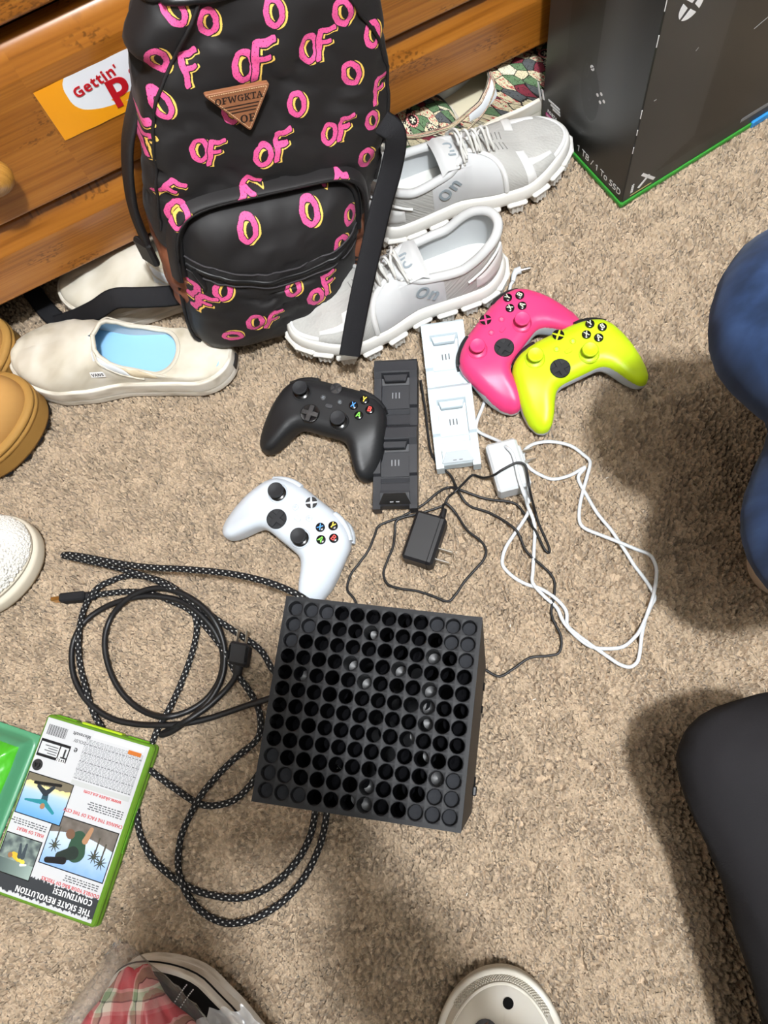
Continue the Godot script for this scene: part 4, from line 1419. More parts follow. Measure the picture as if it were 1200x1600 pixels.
func collage() -> StandardMaterial3D:   # patches, badges and scrawls printed over cream canvas
	var W := 512
	var im := Image.create(W, W, false, Image.FORMAT_RGB8)
	var n1 := noise(FastNoiseLite.TYPE_CELLULAR, 0.028, 61)
	n1.cellular_return_type = FastNoiseLite.RETURN_CELL_VALUE
	var n2 := noise(FastNoiseLite.TYPE_SIMPLEX, 0.06, 62, 2)
	var n3 := noise(FastNoiseLite.TYPE_CELLULAR, 0.028, 61)
	n3.cellular_return_type = FastNoiseLite.RETURN_DISTANCE2_SUB
	for y in W:
		for x in W:
			var k := n1.get_noise_2d(x, y) * 0.5 + 0.5
			var col := Color("cfc4a4")
			if k < 0.14: col = Color("7e3340")
			elif k < 0.26: col = Color("5e7a58")
			elif k < 0.36: col = Color("55585a")
			elif k < 0.46: col = Color("ddd6bd")
			var s := n2.get_noise_2d(x, y)
			if absf(s) < 0.045 or n3.get_noise_2d(x, y) + 1.0 < 0.05:
				col = Color("24221f")
			elif s > 0.42 and k > 0.5:
				col = Color("b04a48")
			im.set_pixel(x, y, col)
	var rng := RandomNumberGenerator.new()
	rng.seed = 9
	for b in 26:   # round badges
		var c := Vector2(rng.randf() * W, rng.randf() * W)
		var r := rng.randf_range(18.0, 34.0)
		var ring: Color = [Color("c25560"), Color("2b2926"), Color("ded7c0")][b % 3]
		for y in range(int(c.y - r), int(c.y + r)):
			for x in range(int(c.x - r), int(c.x + r)):
				var d := Vector2(x, y).distance_to(c) / r
				if d < 1.0:
					var an := (Vector2(x, y) - c).angle()
					var col := ring if d > 0.72 else (Color("1f1d1b") if b % 3 == 0 else Color("d8cfb2"))
					if d > 0.78 and d < 0.94 and sin(an * 17.0) > 0.3: col = Color("ded7c0") if b % 3 < 2 else Color("2b2926")
					if d < 0.5 and (absf(sin(an * 2.5 + 0.6)) > 0.75 or d < 0.22): col = Color("d9d2ba") if b % 3 == 0 else Color("8a3a3c")
					im.set_pixel(posmod(x, W), posmod(y, W), col)
	var m := mat("ffffff", 0.85, 0.3)
	m.albedo_texture = ImageTexture.create_from_image(im)
	m.uv1_scale = Vector3(2.0, 2.0, 1)
	return m

# ---------------------------------------------------------------- controllers
var pad_top: ArrayMesh
var pad_bottom: ArrayMesh

func pad_shape():   # one controller shell, x to the right, z towards the player, y up; origin between the upper edges on the floor
	var half := [Vector2(0, 0.000), Vector2(0.022, 0.0), Vector2(0.034, 0.001), Vector2(0.048, 0.0055), Vector2(0.059, 0.0125), Vector2(0.066, 0.023), Vector2(0.0705, 0.038), Vector2(0.0742, 0.055), Vector2(0.0765, 0.072), Vector2(0.0762, 0.086), Vector2(0.0725, 0.097), Vector2(0.066, 0.1025), Vector2(0.059, 0.1025), Vector2(0.0525, 0.098), Vector2(0.046, 0.089), Vector2(0.040, 0.079), Vector2(0.0345, 0.071), Vector2(0.029, 0.0662), Vector2(0.022, 0.0645), Vector2(0, 0.0645)]
	var poly := PackedVector2Array()
	for k in half.size():
		poly.append(half[k])
	for k in range(half.size() - 2, 0, -1):
		poly.append(half[k] * Vector2(-1, 1))
	var n := poly.size()
	var cache := {}
	var sd2 := func(x: float, z: float) -> float:
		var p := Vector2(x, z)
		var d := 9.0
		var inside := false
		var j := n - 1
		for k in n:
			var a := poly[k]
			var b := poly[j]
			var e := b - a
			var w := p - a
			var q := w - e * clampf(w.dot(e) / e.length_squared(), 0.0, 1.0)
			d = minf(d, q.length_squared())
			if (a.y > z) != (b.y > z) and x < (b.x - a.x) * (z - a.y) / (b.y - a.y) + a.x:
				inside = not inside
			j = k
		return -sqrt(d) if inside else sqrt(d)
	var f := func(p: Vector3) -> float:
		var key := Vector2(snappedf(absf(p.x), 0.0001), snappedf(p.z, 0.0001))
		var d2: float
		if cache.has(key):
			d2 = cache[key]
		else:
			d2 = sd2.call(key.x, key.y)
			cache[key] = d2
		# the middle stands higher than the grips, which droop towards the player
		var g := smoothstep(0.030, 0.070, absf(p.x)) * smoothstep(0.040, 0.095, p.z)
		var top := lerpf(0.0455, 0.034, g) - 0.0035 * smoothstep(0.02, 0.0, p.z) - 5.0 * pow(maxf(absf(p.x) - 0.045, 0.0), 2.0)
		var bot := lerpf(0.013, 0.0, smoothstep(0.022, 0.05, absf(p.x)) * smoothstep(0.03, 0.07, p.z))
		bot = minf(bot, lerpf(0.013, 0.004, smoothstep(0.03, 0.0, p.z)))
		var c := (top + bot) / 2.0
		var h := (top - bot) / 2.0
		var r := minf(0.0135, h * 0.85)
		var q := Vector2(d2 + r, absf(p.y - c) - (h - r))
		return Vector2(maxf(q.x, 0.0), maxf(q.y, 0.0)).length() + minf(maxf(q.x, q.y), 0.0) - r
	var m := MB.new().nets(f, Vector3(-0.080, -0.003, -0.004), Vector3(0.080, 0.050, 0.107), 0.0021)
	# smooth the net a little
	var near := {}
	for k in range(0, m.i.size(), 3):
		for a in 3:
			var x := m.i[k + a]
			if not near.has(x): near[x] = {}
			near[x][m.i[k + (a + 1) % 3]] = 1
			near[x][m.i[k + (a + 2) % 3]] = 1
	for it in 2:
		var v2 := m.v.duplicate()
		for x in near:
			var s := Vector3.ZERO
			for y in near[x]: s += m.v[y]
			v2[x] = m.v[x].lerp(s / near[x].size(), 0.5)
		m.v = v2
	for k in m.n.size(): m.n[k] = Vector3.ZERO
	for k in range(0, m.i.size(), 3):
		var nn := (m.v[m.i[k + 2]] - m.v[m.i[k]]).cross(m.v[m.i[k + 1]] - m.v[m.i[k]])
		for a in 3: m.n[m.i[k + a]] += nn
	for k in m.n.size(): m.n[k] = m.n[k].normalized() if m.n[k].length_squared() > 1e-24 else Vector3.UP
	var seam := func(p: Vector3) -> bool:
		var g := smoothstep(0.030, 0.070, absf(p.x)) * smoothstep(0.040, 0.095, p.z)
		return p.y > lerpf(0.0275, 0.0155, g) + 0.006 * smoothstep(0.05, 0.064, p.z) * (1.0 - g)
	pad_top = m.split(seam).mesh()
	pad_bottom = m.split(func(p): return not seam.call(p)).mesh()

func controller(label: String, xf: Transform3D, shell: Material, under: Material, stick_m: Material, small: Material, faces: Array, guide: Material, guide_x: Material, dpad_m: Material):
	var c := thing("game_controller", label, "controller", xf, "")
	obj("top_shell", pad_top, shell, c)
	obj("bottom_shell", pad_bottom, under, c)
	var top := 0.0455
	for s in [-1.0, 1.0]:
		# shoulder button and trigger behind it
		var bp := smooth_path([Vector3(0.026 * s, 0.0335, 0.0042), Vector3(0.036 * s, 0.0335, 0.0050), Vector3(0.048 * s, 0.0325, 0.0090), Vector3(0.0590 * s, 0.031, 0.0165)], 5)
		obj("bumper", MB.new().tube(bp, 0.0052, 10), shell if shell != M.pad_pink and shell != M.pad_lime else M.black, c)
		var tp := smooth_path([Vector3(0.030 * s, 0.020, 0.0095), Vector3(0.040 * s, 0.019, 0.0065), Vector3(0.050 * s, 0.018, 0.0110), Vector3(0.056 * s, 0.017, 0.018)], 5)
		obj("trigger", MB.new().tube(tp, 0.0085, 10), under if shell != M.pad_pink and shell != M.pad_lime else M.black, c)
	var st := [Vector2(-0.038, 0.026), Vector2(0.0185, 0.0495)]
	for p in st:
		var o := Vector3(p.x, top, p.y)
		var ring := MB.new().lathe([Vector2(0.0112, -0.001), Vector2(0.0116, 0.0008), Vector2(0.0106, 0.0012), Vector2(0.0098, -0.001)], 28)
		var a := obj("stick_well", ring, shell, c, at(o))
		obj("stick_bowl", MB.new().lathe([Vector2(0.0, 0.002), Vector2(0.006, 0.0024), Vector2(0.0096, 0.0004)], 24), M.pad_gloss if stick_m == M.stick_black else stick_m, a)
		var s := obj("thumbstick", MB.new().lathe([Vector2(0.0044, 0.0), Vector2(0.0044, 0.007), Vector2(0.0082, 0.0092), Vector2(0.0091, 0.0108), Vector2(0.0091, 0.0122), Vector2(0.0086, 0.0132), Vector2(0.0078, 0.0134), Vector2(0.0070, 0.0126), Vector2(0.0, 0.0118)], 28), stick_m, c, at(o))
	var dp := obj("dpad_dish", MB.new().lathe([Vector2(0.0116, -0.001), Vector2(0.0116, 0.0012), Vector2(0.0108, 0.0017), Vector2(0.007, 0.0008), Vector2(0.0, 0.0004)], 32), dpad_m, c, at(Vector3(-0.0185, top, 0.0495)))
	var cross := MB.new()
	cross.box(at(Vector3(0, 0.0014, 0)), Vector3(0.0215, 0.0022, 0.0066), 0.0006)
	cross.box(at(Vector3(0, 0.0014, 0)), Vector3(0.0066, 0.0023, 0.0215), 0.0006)
	obj("dpad_cross", cross, dpad_m, dp)
	var ab := Vector2(0.038, 0.026)
	var k := 0
	for q in [["Y", Vector2(0, -0.0102)], ["B", Vector2(0.0102, 0)], ["A", Vector2(0, 0.0102)], ["X", Vector2(-0.0102, 0)]]:
		var b := obj("face_button", MB.new().lathe([Vector2(0.0053, -0.001), Vector2(0.0053, 0.0018), Vector2(0.0047, 0.0026), Vector2(0.0025, 0.0030), Vector2(0.0, 0.0031)], 20), M.pad_gloss, c, at(Vector3(ab.x + q[1].x, top - 0.0002, ab.y + q[1].y)))
		obj("letter", text_mesh(q[0], 0.0062, 0.0003), faces[k], b, Transform3D(Basis(Vector3.RIGHT, -PI / 2), Vector3(0, 0.0032, 0)))
		k += 1
	var gd := obj("guide_button", MB.new().lathe([Vector2(0.0072, -0.001), Vector2(0.0072, 0.0006), Vector2(0.0064, 0.0012), Vector2(0.0, 0.0013)], 24), guide_x, c, at(Vector3(0, top - 0.0012, 0.0105)))
	obj("guide_mark", emblem(0.0068), guide, gd, at(Vector3(0, 0.0012, 0)))
	for p in [Vector2(-0.0105, 0.026), Vector2(0.0105, 0.026)]:
		var b := obj("menu_button", MB.new().lathe([Vector2(0.0036, -0.001), Vector2(0.0036, 0.0008), Vector2(0.003, 0.0013), Vector2(0.0, 0.0014)], 16), small, c, at(Vector3(p.x, top, p.y)))
		for j in 3:
			obj("menu_line", MB.new().box(at(Vector3(0, 0.0015, -0.0011 + 0.0011 * j)), Vector3(0.0028, 0.0002, 0.0004), 0.0), M.logo_grey, b)
	obj("share_button", MB.new().prism(round_rect(0.0088, 0.0052, 0.002), -0.001, 0.0012, Transform3D(), 0.0004), small, c, at(Vector3(0, top, 0.0345)))
	return c

func pad_at(ls: Vector3, ab: Vector3) -> Transform3D:   # from where the left stick and the four buttons stand over the floor
	var x := ab - ls
	x.y = 0.0
	x = x.normalized()
	var b := Basis(x, Vector3.UP, x.cross(Vector3.UP))
	var mid := (ls + ab) / 2.0
	mid.y = 0.0
	return Transform3D(b, mid - b * Vector3(0, 0, 0.026) - Vector3(0, 0.001, 0))

func controllers():
	M.pad_white = mat("c6ced7", 0.42, 0.5)
	M.pad_black = mat("1a1b1d", 0.48, 0.45)
	M.pad_pink = mat("d83a74", 0.42, 0.5)
	M.pad_lime = mat("bfdc12", 0.45, 0.5)
	M.pad_gloss = mat("0d0d0f", 0.18, 0.5)
	M.stick_black = mat("232427", 0.6, 0.4)
	var ink := func(h): return mat(h, 0.5)
	pad_shape()
	var colours := [mat("e8d04a", 0.5), mat("e0473f", 0.5), mat("76c94a", 0.5), mat("4d95e0", 0.5)]
	var greys := [mat("c8ccb8", 0.5), mat("c8ccb8", 0.5), mat("c8ccb8", 0.5), mat("c8ccb8", 0.5)]
	controller("white controller with black sticks lying beside the black console", pad_at(Vector3(-0.0766, 0.058, -0.3704), Vector3(-0.0487, 0.048, -0.3086)), M.pad_white, M.pad_white, M.stick_black, M.pad_white, colours, M.black, M.pad_white, M.stick_black)
	controller("all black controller beside the black charging dock", pad_at(Vector3(0.0001, 0.058, -0.4745), Vector3(0.0481, 0.048, -0.4274)), M.pad_black, M.pad_black, M.stick_black, mat("3a3b3e", 0.4), colours, M.pad_gloss, M.black, M.pad_gloss)
	controller("bright pink controller with white underside between white dock and lime controller", pad_at(Vector3(0.2059, 0.058, -0.4269), Vector3(0.267, 0.048, -0.459)), M.pad_pink, M.pad_white, M.pad_pink, M.pad_pink, greys, M.pad_gloss, M.pad_pink, M.stick_black)
	controller("lime yellow controller with white underside, farthest from the docks", pad_at(Vector3(0.2563, 0.058, -0.3826), Vector3(0.3291, 0.048, -0.3819)), M.pad_lime, M.pad_white, M.pad_lime, M.pad_lime, greys, M.pad_gloss, M.pad_lime, M.stick_black)

# ---------------------------------------------------------------- charging docks
func dock(label: String, xf: Transform3D, body: Material, lens: Material, mark: Material):
	# x across, z along from the far end (0) to the near end (L)
	var L := 0.182
	var w := 0.052
	var c := thing("charging_dock", label, "charger", xf)
	# side profile of one bay: back rest, deep seat, front lip
	var prof := PackedVector2Array()
	for o in [0.0, 0.086]:
		for q in [Vector2(0.000, 0.026), Vector2(0.004, 0.030), Vector2(0.017, 0.031), Vector2(0.0185, 0.030), Vector2(0.022, 0.021), Vector2(0.030, 0.0185), Vector2(0.062, 0.0165), Vector2(0.066, 0.0135), Vector2(0.078, 0.0145), Vector2(0.0805, 0.016)]:
			prof.append(Vector2(q.x + o, q.y))
	prof.append(Vector2(0.1655, 0.0240))
	prof.append(Vector2(0.1685, 0.0245))
	prof.append(Vector2(0.1805, 0.0190))
	prof.append(Vector2(L, 0.016))
	var m := MB.new()
	var np := prof.size() - 1
	var ww := w / 2.0 - 0.009
	var strip := func(x0: float, x1: float, raise: float):
		for k in np:
			var a := prof[k]
			var b := prof[k + 1]
			m.face([Vector3(x0, a.y + raise, a.x), Vector3(x1, a.y + raise, a.x), Vector3(x1, b.y + raise, b.x), Vector3(x0, b.y + raise, b.x)], Vector3((x0 + x1) / 2, -5, (a.x + b.x) / 2))
	strip.call(-ww, ww, 0.0)
	# closed sides
	for s in [-1.0, 1.0]:
		for k in np:
			var a := prof[k]
			var b := prof[k + 1]
			m.face([Vector3(s * ww, 0.004, a.x), Vector3(s * ww, a.y, a.x), Vector3(s * ww, b.y, b.x), Vector3(s * ww, 0.004, b.x)], Vector3(0, 0.01, (a.x + b.x) / 2))
	m.face([Vector3(-ww, 0.004, 0), Vector3(ww, 0.004, 0), Vector3(ww, 0.026, 0), Vector3(-ww, 0.026, 0)], Vector3(0, 0.01, 0.05))
	m.face([Vector3(-ww, 0.004, L), Vector3(ww, 0.004, L), Vector3(ww, 0.016, L), Vector3(-ww, 0.016, L)], Vector3(0, 0.01, 0.05))
	obj("cradle", m, body, c)
	# side walls that follow the profile a little higher
	for s in [-1.0, 1.0]:
		for o in [0.0, 0.086]:
			var wall := MB.new()
			var pl := PackedVector2Array([Vector2(o, 0.0), Vector2(o, 0.025), Vector2(o + 0.004, 0.0285), Vector2(o + 0.017, 0.029), Vector2(o + 0.024, 0.0235), Vector2(o + 0.058, 0.0215), Vector2(o + 0.060, 0.0165), Vector2(o + 0.084, 0.0165), Vector2(o + (0.0855 if o == 0.0 else 0.1), 0.017), Vector2(o + (0.0855 if o == 0.0 else 0.1), 0.0)])
			wall.prism(pl, -0.0045, 0.0045, Transform3D(Basis(Vector3(0, 0, 1), Vector3(0, 1, 0) * 1.0, Vector3(1, 0, 0)) * Basis(Vector3(1, 0, 0), Vector3(0, 0, 1), Vector3(0, 1, 0)), Vector3(s * (w / 2.0 - 0.0047), 0.0015, 0)), 0.0008)
			obj("side_wall", wall, body, c)
	obj("base_plate", MB.new().box(at(Vector3(0, 0.003, L / 2)), Vector3(w - 0.004, 0.005, L - 0.004), 0.001), body, c)
	for o in [0.0, 0.086]:
		var pnl := obj("contact_panel", MB.new().prism(round_rect(0.034, 0.030, 0.002, 3), 0.0, 0.0012, Transform3D(Basis(Vector3.RIGHT, 0.055), Vector3(0, 0.0176, o + 0.046)), 0.0004), body, c)
		for k in 3:
			obj("contact", MB.new().box(Transform3D(Basis(Vector3.RIGHT, 0.055), Vector3(-0.004 + 0.004 * k, 0.0192, o + 0.044)), Vector3(0.0013, 0.0008, 0.0075), 0.0002), mark, pnl)
		obj("back_ledge", MB.new().prism(PackedVector2Array([Vector2(-0.015, -0.005), Vector2(0.015, -0.005), Vector2(0.0125, 0.0035), Vector2(-0.0125, 0.0035)]), 0.0, 0.0065, at(Vector3(0, 0.0222, o + 0.0255)), 0.0008), body, c)
		obj("front_lip", MB.new().box(Transform3D(Basis(Vector3.RIGHT, -0.06), Vector3(0, 0.0150, o + 0.074)), Vector3(0.040, 0.003, 0.013), 0.0008), body, c)
	obj("front_window", MB.new().prism(PackedVector2Array([Vector2(-0.0185, 0.0065), Vector2(-0.0125, -0.0062), Vector2(0.0125, -0.0062), Vector2(0.0185, 0.0065)]), -0.004, 0.0010, Transform3D(Basis(Vector3.RIGHT, 0.43), Vector3(0, 0.0218, 0.1745)), 0.0003), lens, c)
	for s in [-1.0, 1.0]:
		obj("indicator", MB.new().box(Transform3D(Basis(Vector3.RIGHT, 0.43), Vector3(0.0035 * s, 0.0213, 0.1785)), Vector3(0.004, 0.0005, 0.0012), 0.0), mark, c)
	return c

func along(far: Vector3, near: Vector3) -> Transform3D:
	var z := (near - far).normalized()
	var x := Vector3.UP.cross(z)
	return Transform3D(Basis(x, Vector3.UP, z), far)

func docks():
	var grey := mat("2b2c30", 0.5, 0.45)
	bump(grey, noise_tex(noise(FastNoiseLite.TYPE_SIMPLEX, 0.3, 71), 128, 128), 0.004)
	grey.uv1_scale = Vector3(30, 30, 1)
	dock("black two-bay controller charging dock beside the black controller", along(Vector3(0.1154, 0, -0.471), Vector3(0.0392, 0, -0.3157)), grey, mat("08080a", 0.12, 0.6), mat("8a8c90", 0.4))
	dock("white two-bay controller charging dock propped by the pink controller", along(Vector3(0.1867, 0, -0.4899), Vector3(0.1257, 0, -0.3276)), mat("c4d0d6", 0.45, 0.5), mat("aeb6bc", 0.2, 0.6), mat("5c6064", 0.4))

# ---------------------------------------------------------------- adapters and cables
func cable(called: String, label: String, pts: Array, r: float, m: Material, parent: Node = null, flat := 1.0, uvlen := 1.0, per := 5):
	var p := smooth_path(pts, per)
	var b := MB.new().tube(p, r, 8, flat, Vector3.UP, uvlen)
	return obj(called, b, m, parent)

func cables():
	var cord := mat("141416", 0.45, 0.45)
	var wcord := mat("c9cdd0", 0.45, 0.45)
	# braided cable: black jacket with rows of white flecks
	var im := Image.create(32, 32, false, Image.FORMAT_RGB8)
	im.fill(Color("151517"))
	for y in 32:
		for x in 32:
			var row := int(y / 8)
			if (x + row * 8) % 16 < 5 and y % 8 > 1 and y % 8 < 6 and (x + row * 8) % 16 > 0:
				im.set_pixel(x, y, Color("b4b4b0"))
	var braid := mat("ffffff", 0.7, 0.35)
	braid.albedo_texture = ImageTexture.create_from_image(im)
	var hb := Image.create(32, 32, false, Image.FORMAT_RGB8)
	for y in 32:
		for x in 32:
			var g := absf(sin((x + y) * PI / 8.0)) * 0.5 + absf(sin((x - y) * PI / 8.0)) * 0.5
			hb.set_pixel(x, y, Color(g, g, g))
	bump(braid, ImageTexture.create_from_image(hb), 0.05)
	braid.uv1_scale = Vector3(2, 62, 1)
	var hc := thing("braided_cable", "long braided black and white video cable looped left of the console", "cable")
	var first := smooth_path([Vector3(-0.3302, 0.004, -0.3788), Vector3(-0.293, 0.004, -0.3646), Vector3(-0.2665, 0.004, -0.3489), Vector3(-0.248, 0.004, -0.3296), Vector3(-0.2308, 0.004, -0.3079), Vector3(-0.2175, 0.008, -0.2732), Vector3(-0.2093, 0.012, -0.2434), Vector3(-0.207, 0.01, -0.2165), Vector3(-0.2021, 0.004, -0.192), Vector3(-0.2007, 0.004, -0.1675), Vector3(-0.2078, 0.004, -0.1474), Vector3(-0.2196, 0.004, -0.1386), Vector3(-0.2444, 0.004, -0.1332), Vector3(-0.2721, 0.004, -0.1236), Vector3(-0.2926, 0.009, -0.1123), Vector3(-0.311, 0.004, -0.1), Vector3(-0.3269, 0.004, -0.0854), Vector3(-0.3391, 0.004, -0.0641), Vector3(-0.3403, 0.011, -0.043), Vector3(-0.3392, 0.004, -0.0195), Vector3(-0.3274, 0.004, 0.0012), Vector3(-0.3103, 0.004, 0.0153), Vector3(-0.2847, 0.004, 0.0217), Vector3(-0.2527, 0.004, 0.0197), Vector3(-0.2221, 0.004, 0.0079), Vector3(-0.1963, 0.004, -0.0116), Vector3(-0.1805, 0.004, -0.0309), Vector3(-0.1703, 0.004, -0.0478), Vector3(-0.1603, 0.004, -0.061), Vector3(-0.1441, 0.02, -0.0658)], 5)
	obj("cord", MB.new().tube(first, 0.0036, 10, 1.0, Vector3.UP, 1.0), braid, hc)
	var second := smooth_path([Vector3(-0.14, 0.02, -0.0749), Vector3(-0.161, 0.008, -0.0724), Vector3(-0.1799, 0.004, -0.0551), Vector3(-0.1878, 0.004, -0.0425), Vector3(-0.1998, 0.004, -0.0265), Vector3(-0.2192, 0.004, -0.0116), Vector3(-0.2435, 0.004, -0.0019), Vector3(-0.2677, 0.004, 0.0013), Vector3(-0.2918, 0.004, -0.0024), Vector3(-0.3174, 0.004, -0.0168), Vector3(-0.3364, 0.005, -0.0334), Vector3(-0.3521, 0.004, -0.0536), Vector3(-0.3646, 0.004, -0.0785), Vector3(-0.3683, 0.004, -0.1046), Vector3(-0.3644, 0.004, -0.1276), Vector3(-0.3552, 0.004, -0.1486), Vector3(-0.3399, 0.004, -0.17), Vector3(-0.3245, 0.004, -0.1873), Vector3(-0.3113, 0.006, -0.2), Vector3(-0.2946, 0.012, -0.2094), Vector3(-0.2791, 0.004, -0.2266), Vector3(-0.2565, 0.004, -0.2493), Vector3(-0.2385, 0.004, -0.2717), Vector3(-0.2271, 0.011, -0.2901), Vector3(-0.2261, 0.013, -0.3149), Vector3(-0.235, 0.013, -0.3373), Vector3(-0.2551, 0.004, -0.3624), Vector3(-0.2809, 0.004, -0.3806), Vector3(-0.3052, 0.004, -0.3852), Vector3(-0.3231, 0.01, -0.3811), Vector3(-0.3463, 0.004, -0.3676), Vector3(-0.3603, 0.01, -0.3376), Vector3(-0.3706, 0.004, -0.3118), Vector3(-0.3738, 0.004, -0.2789), Vector3(-0.3734, 0.004, -0.242), Vector3(-0.3617, 0.004, -0.2066), Vector3(-0.3463, 0.004, -0.1817), Vector3(-0.3324, 0.004, -0.1578), Vector3(-0.3164, 0.004, -0.1326), Vector3(-0.299, 0.004, -0.1082), Vector3(-0.2824, 0.004, -0.0976), Vector3(-0.2604, 0.004, -0.0937), Vector3(-0.2401, 0.004, -0.1), Vector3(-0.2179, 0.004, -0.1106), Vector3(-0.1855, 0.004, -0.1165), Vector3(-0.15, 0.008, -0.1137), Vector3(-0.122, 0.02, -0.1081)], 5)
	obj("cord", MB.new().tube(second, 0.0036, 10, 1.0, Vector3.UP, 1.0), braid, hc)
	var third := smooth_path([Vector3(-0.1021, 0.03, -0.1348), Vector3(-0.1318, 0.02, -0.1555), Vector3(-0.1564, 0.012, -0.1793), Vector3(-0.1674, 0.012, -0.1998), Vector3(-0.1716, 0.012, -0.2263), Vector3(-0.1886, 0.012, -0.2564), Vector3(-0.207, 0.014, -0.2865), Vector3(-0.2268, 0.018, -0.3206), Vector3(-0.246, 0.022, -0.3489), Vector3(-0.2695, 0.028, -0.3725), Vector3(-0.2941, 0.034, -0.3933), Vector3(-0.3143, 0.04, -0.4086), Vector3(-0.3283, 0.043, -0.4189), Vector3(-0.332, 0.046, -0.4219), Vector3(-0.3247, 0.05, -0.4183), Vector3(-0.3034, 0.053, -0.4026), Vector3(-0.2706, 0.056, -0.3768), Vector3(-0.2398, 0.06, -0.3551), Vector3(-0.2009, 0.066, -0.3311), Vector3(-0.1633, 0.074, -0.3053), Vector3(-0.1353, 0.08, -0.2825), Vector3(-0.1139, 0.084, -0.2613), Vector3(-0.097, 0.086, -0.2393), Vector3(-0.0836, 0.084, -0.2125), Vector3(-0.0758, 0.07, -0.1854), Vector3(-0.0747, 0.06, -0.1635)], 5)
	obj("cord", MB.new().tube(third, 0.0036, 10, 1.0, Vector3.UP, 1.0), braid, hc)
	var pa := Vector3(-0.3309, 0.0065, -0.3776)
	var pb := Vector3(-0.3657, 0.0065, -0.3909)
	var plug := along(pb, pa)
	var pl := pa.distance_to(pb)
	obj("plug", MB.new().box(plug * at(Vector3(0, 0, pl * 0.42)), Vector3(0.0105, 0.019, pl * 0.84), 0.0018), M.black_matte, hc)
	obj("strain_relief", MB.new().tube([plug * Vector3(0, 0, pl * 0.82), plug * Vector3(0, -0.001, pl * 1.1), first[0]], func(t): return lerpf(0.0056, 0.0042, t), 10), M.black_matte, hc)
	obj("connector", MB.new().box(plug * at(Vector3(0, 0, -0.005)), Vector3(0.0045, 0.013, 0.012), 0.0004), M.gold, hc)
	# flat black mains lead in a coil
	var mc := thing("power_cable", "plain black power lead coiled left of the console with its plug standing up", "cable")
	var lead := smooth_path([Vector3(-0.1086, 0.03, -0.1237), Vector3(-0.1304, 0.026, -0.149), Vector3(-0.1527, 0.02, -0.1657), Vector3(-0.169, 0.018, -0.1709), Vector3(-0.1879, 0.016, -0.1736), Vector3(-0.211, 0.014, -0.1776), Vector3(-0.2345, 0.012, -0.1809), Vector3(-0.2572, 0.012, -0.1845), Vector3(-0.2845, 0.012, -0.1921), Vector3(-0.3083, 0.011, -0.2024), Vector3(-0.333, 0.006, -0.2159), Vector3(-0.3576, 0.0045, -0.235), Vector3(-0.3759, 0.0045, -0.263), Vector3(-0.3822, 0.0045, -0.2923), Vector3(-0.3793, 0.0045, -0.316), Vector3(-0.3698, 0.0045, -0.3369), Vector3(-0.3519, 0.0045, -0.3523), Vector3(-0.3274, 0.0045, -0.358), Vector3(-0.3002, 0.01, -0.3546), Vector3(-0.2733, 0.012, -0.3468), Vector3(-0.2545, 0.013, -0.3364), Vector3(-0.2346, 0.014, -0.3206), Vector3(-0.2204, 0.016, -0.2985), Vector3(-0.2119, 0.014, -0.274), Vector3(-0.2116, 0.01, -0.2511), Vector3(-0.2183, 0.0045, -0.2335), Vector3(-0.2322, 0.0045, -0.2158), Vector3(-0.2516, 0.0045, -0.2056), Vector3(-0.2731, 0.008, -0.2022), Vector3(-0.2935, 0.015, -0.2051), Vector3(-0.313, 0.008, -0.218), Vector3(-0.3288, 0.0045, -0.238), Vector3(-0.3384, 0.0045, -0.2631), Vector3(-0.3408, 0.0045, -0.2939), Vector3(-0.3346, 0.0045, -0.3226), Vector3(-0.3199, 0.0045, -0.3428), Vector3(-0.2979, 0.011, -0.3509), Vector3(-0.2764, 0.015, -0.3523), Vector3(-0.2521, 0.018, -0.3455), Vector3(-0.2297, 0.02, -0.3274), Vector3(-0.2134, 0.021, -0.3035), Vector3(-0.2054, 0.021, -0.2804), Vector3(-0.2053, 0.016, -0.2594), Vector3(-0.2104, 0.012, -0.2408), Vector3(-0.2227, 0.01, -0.2196), Vector3(-0.241, 0.01, -0.2044), Vector3(-0.2624, 0.011, -0.1954), Vector3(-0.2807, 0.016, -0.19), Vector3(-0.2985, 0.01, -0.1893), Vector3(-0.31, 0.006, -0.1921), Vector3(-0.3017, 0.006, -0.1931), Vector3(-0.2759, 0.02, -0.1904), Vector3(-0.2519, 0.016, -0.1943), Vector3(-0.2285, 0.014, -0.2015), Vector3(-0.211, 0.017, -0.2085), Vector3(-0.2035, 0.02, -0.215)], 4)
	obj("cord", MB.new().tube(lead, 0.0034, 10, 1.0), cord, mc)
	var q0 := Vector3(-0.2029, 0.02, -0.2142)
	var q1 := Vector3(-0.1906, 0.028, -0.2303)
	var pf := along(q1, q0)
	obj("strain_relief", MB.new().tube([lead[lead.size() - 1], pf * Vector3(0, 0, 0.024), pf * Vector3(0, 0, 0.012)], func(t): return lerpf(0.004, 0.0065, t), 10, 0.8), M.black, mc)
	obj("plug", MB.new().box(pf * at(Vector3(0, 0, 0.002)), Vector3(0.024, 0.018, 0.026), 0.003), M.black, mc)
	for s in [-1.0, 1.0]:
		obj("prong", MB.new().box(pf * at(Vector3(0.0055 * s, 0, -0.018)), Vector3(0.0016, 0.006, 0.016), 0.0004), M.metal, mc)
		obj("grip_groove", MB.new().box(pf * at(Vector3(0.0105 * s, 0.0085, 0.002)), Vector3(0.002, 0.002, 0.016), 0.0004), M.dark, mc)
	# black charger lead and its adapter
	var kc := thing("charger_cable", "thin black charger lead with a black wall adapter between dock and console", "adapter")
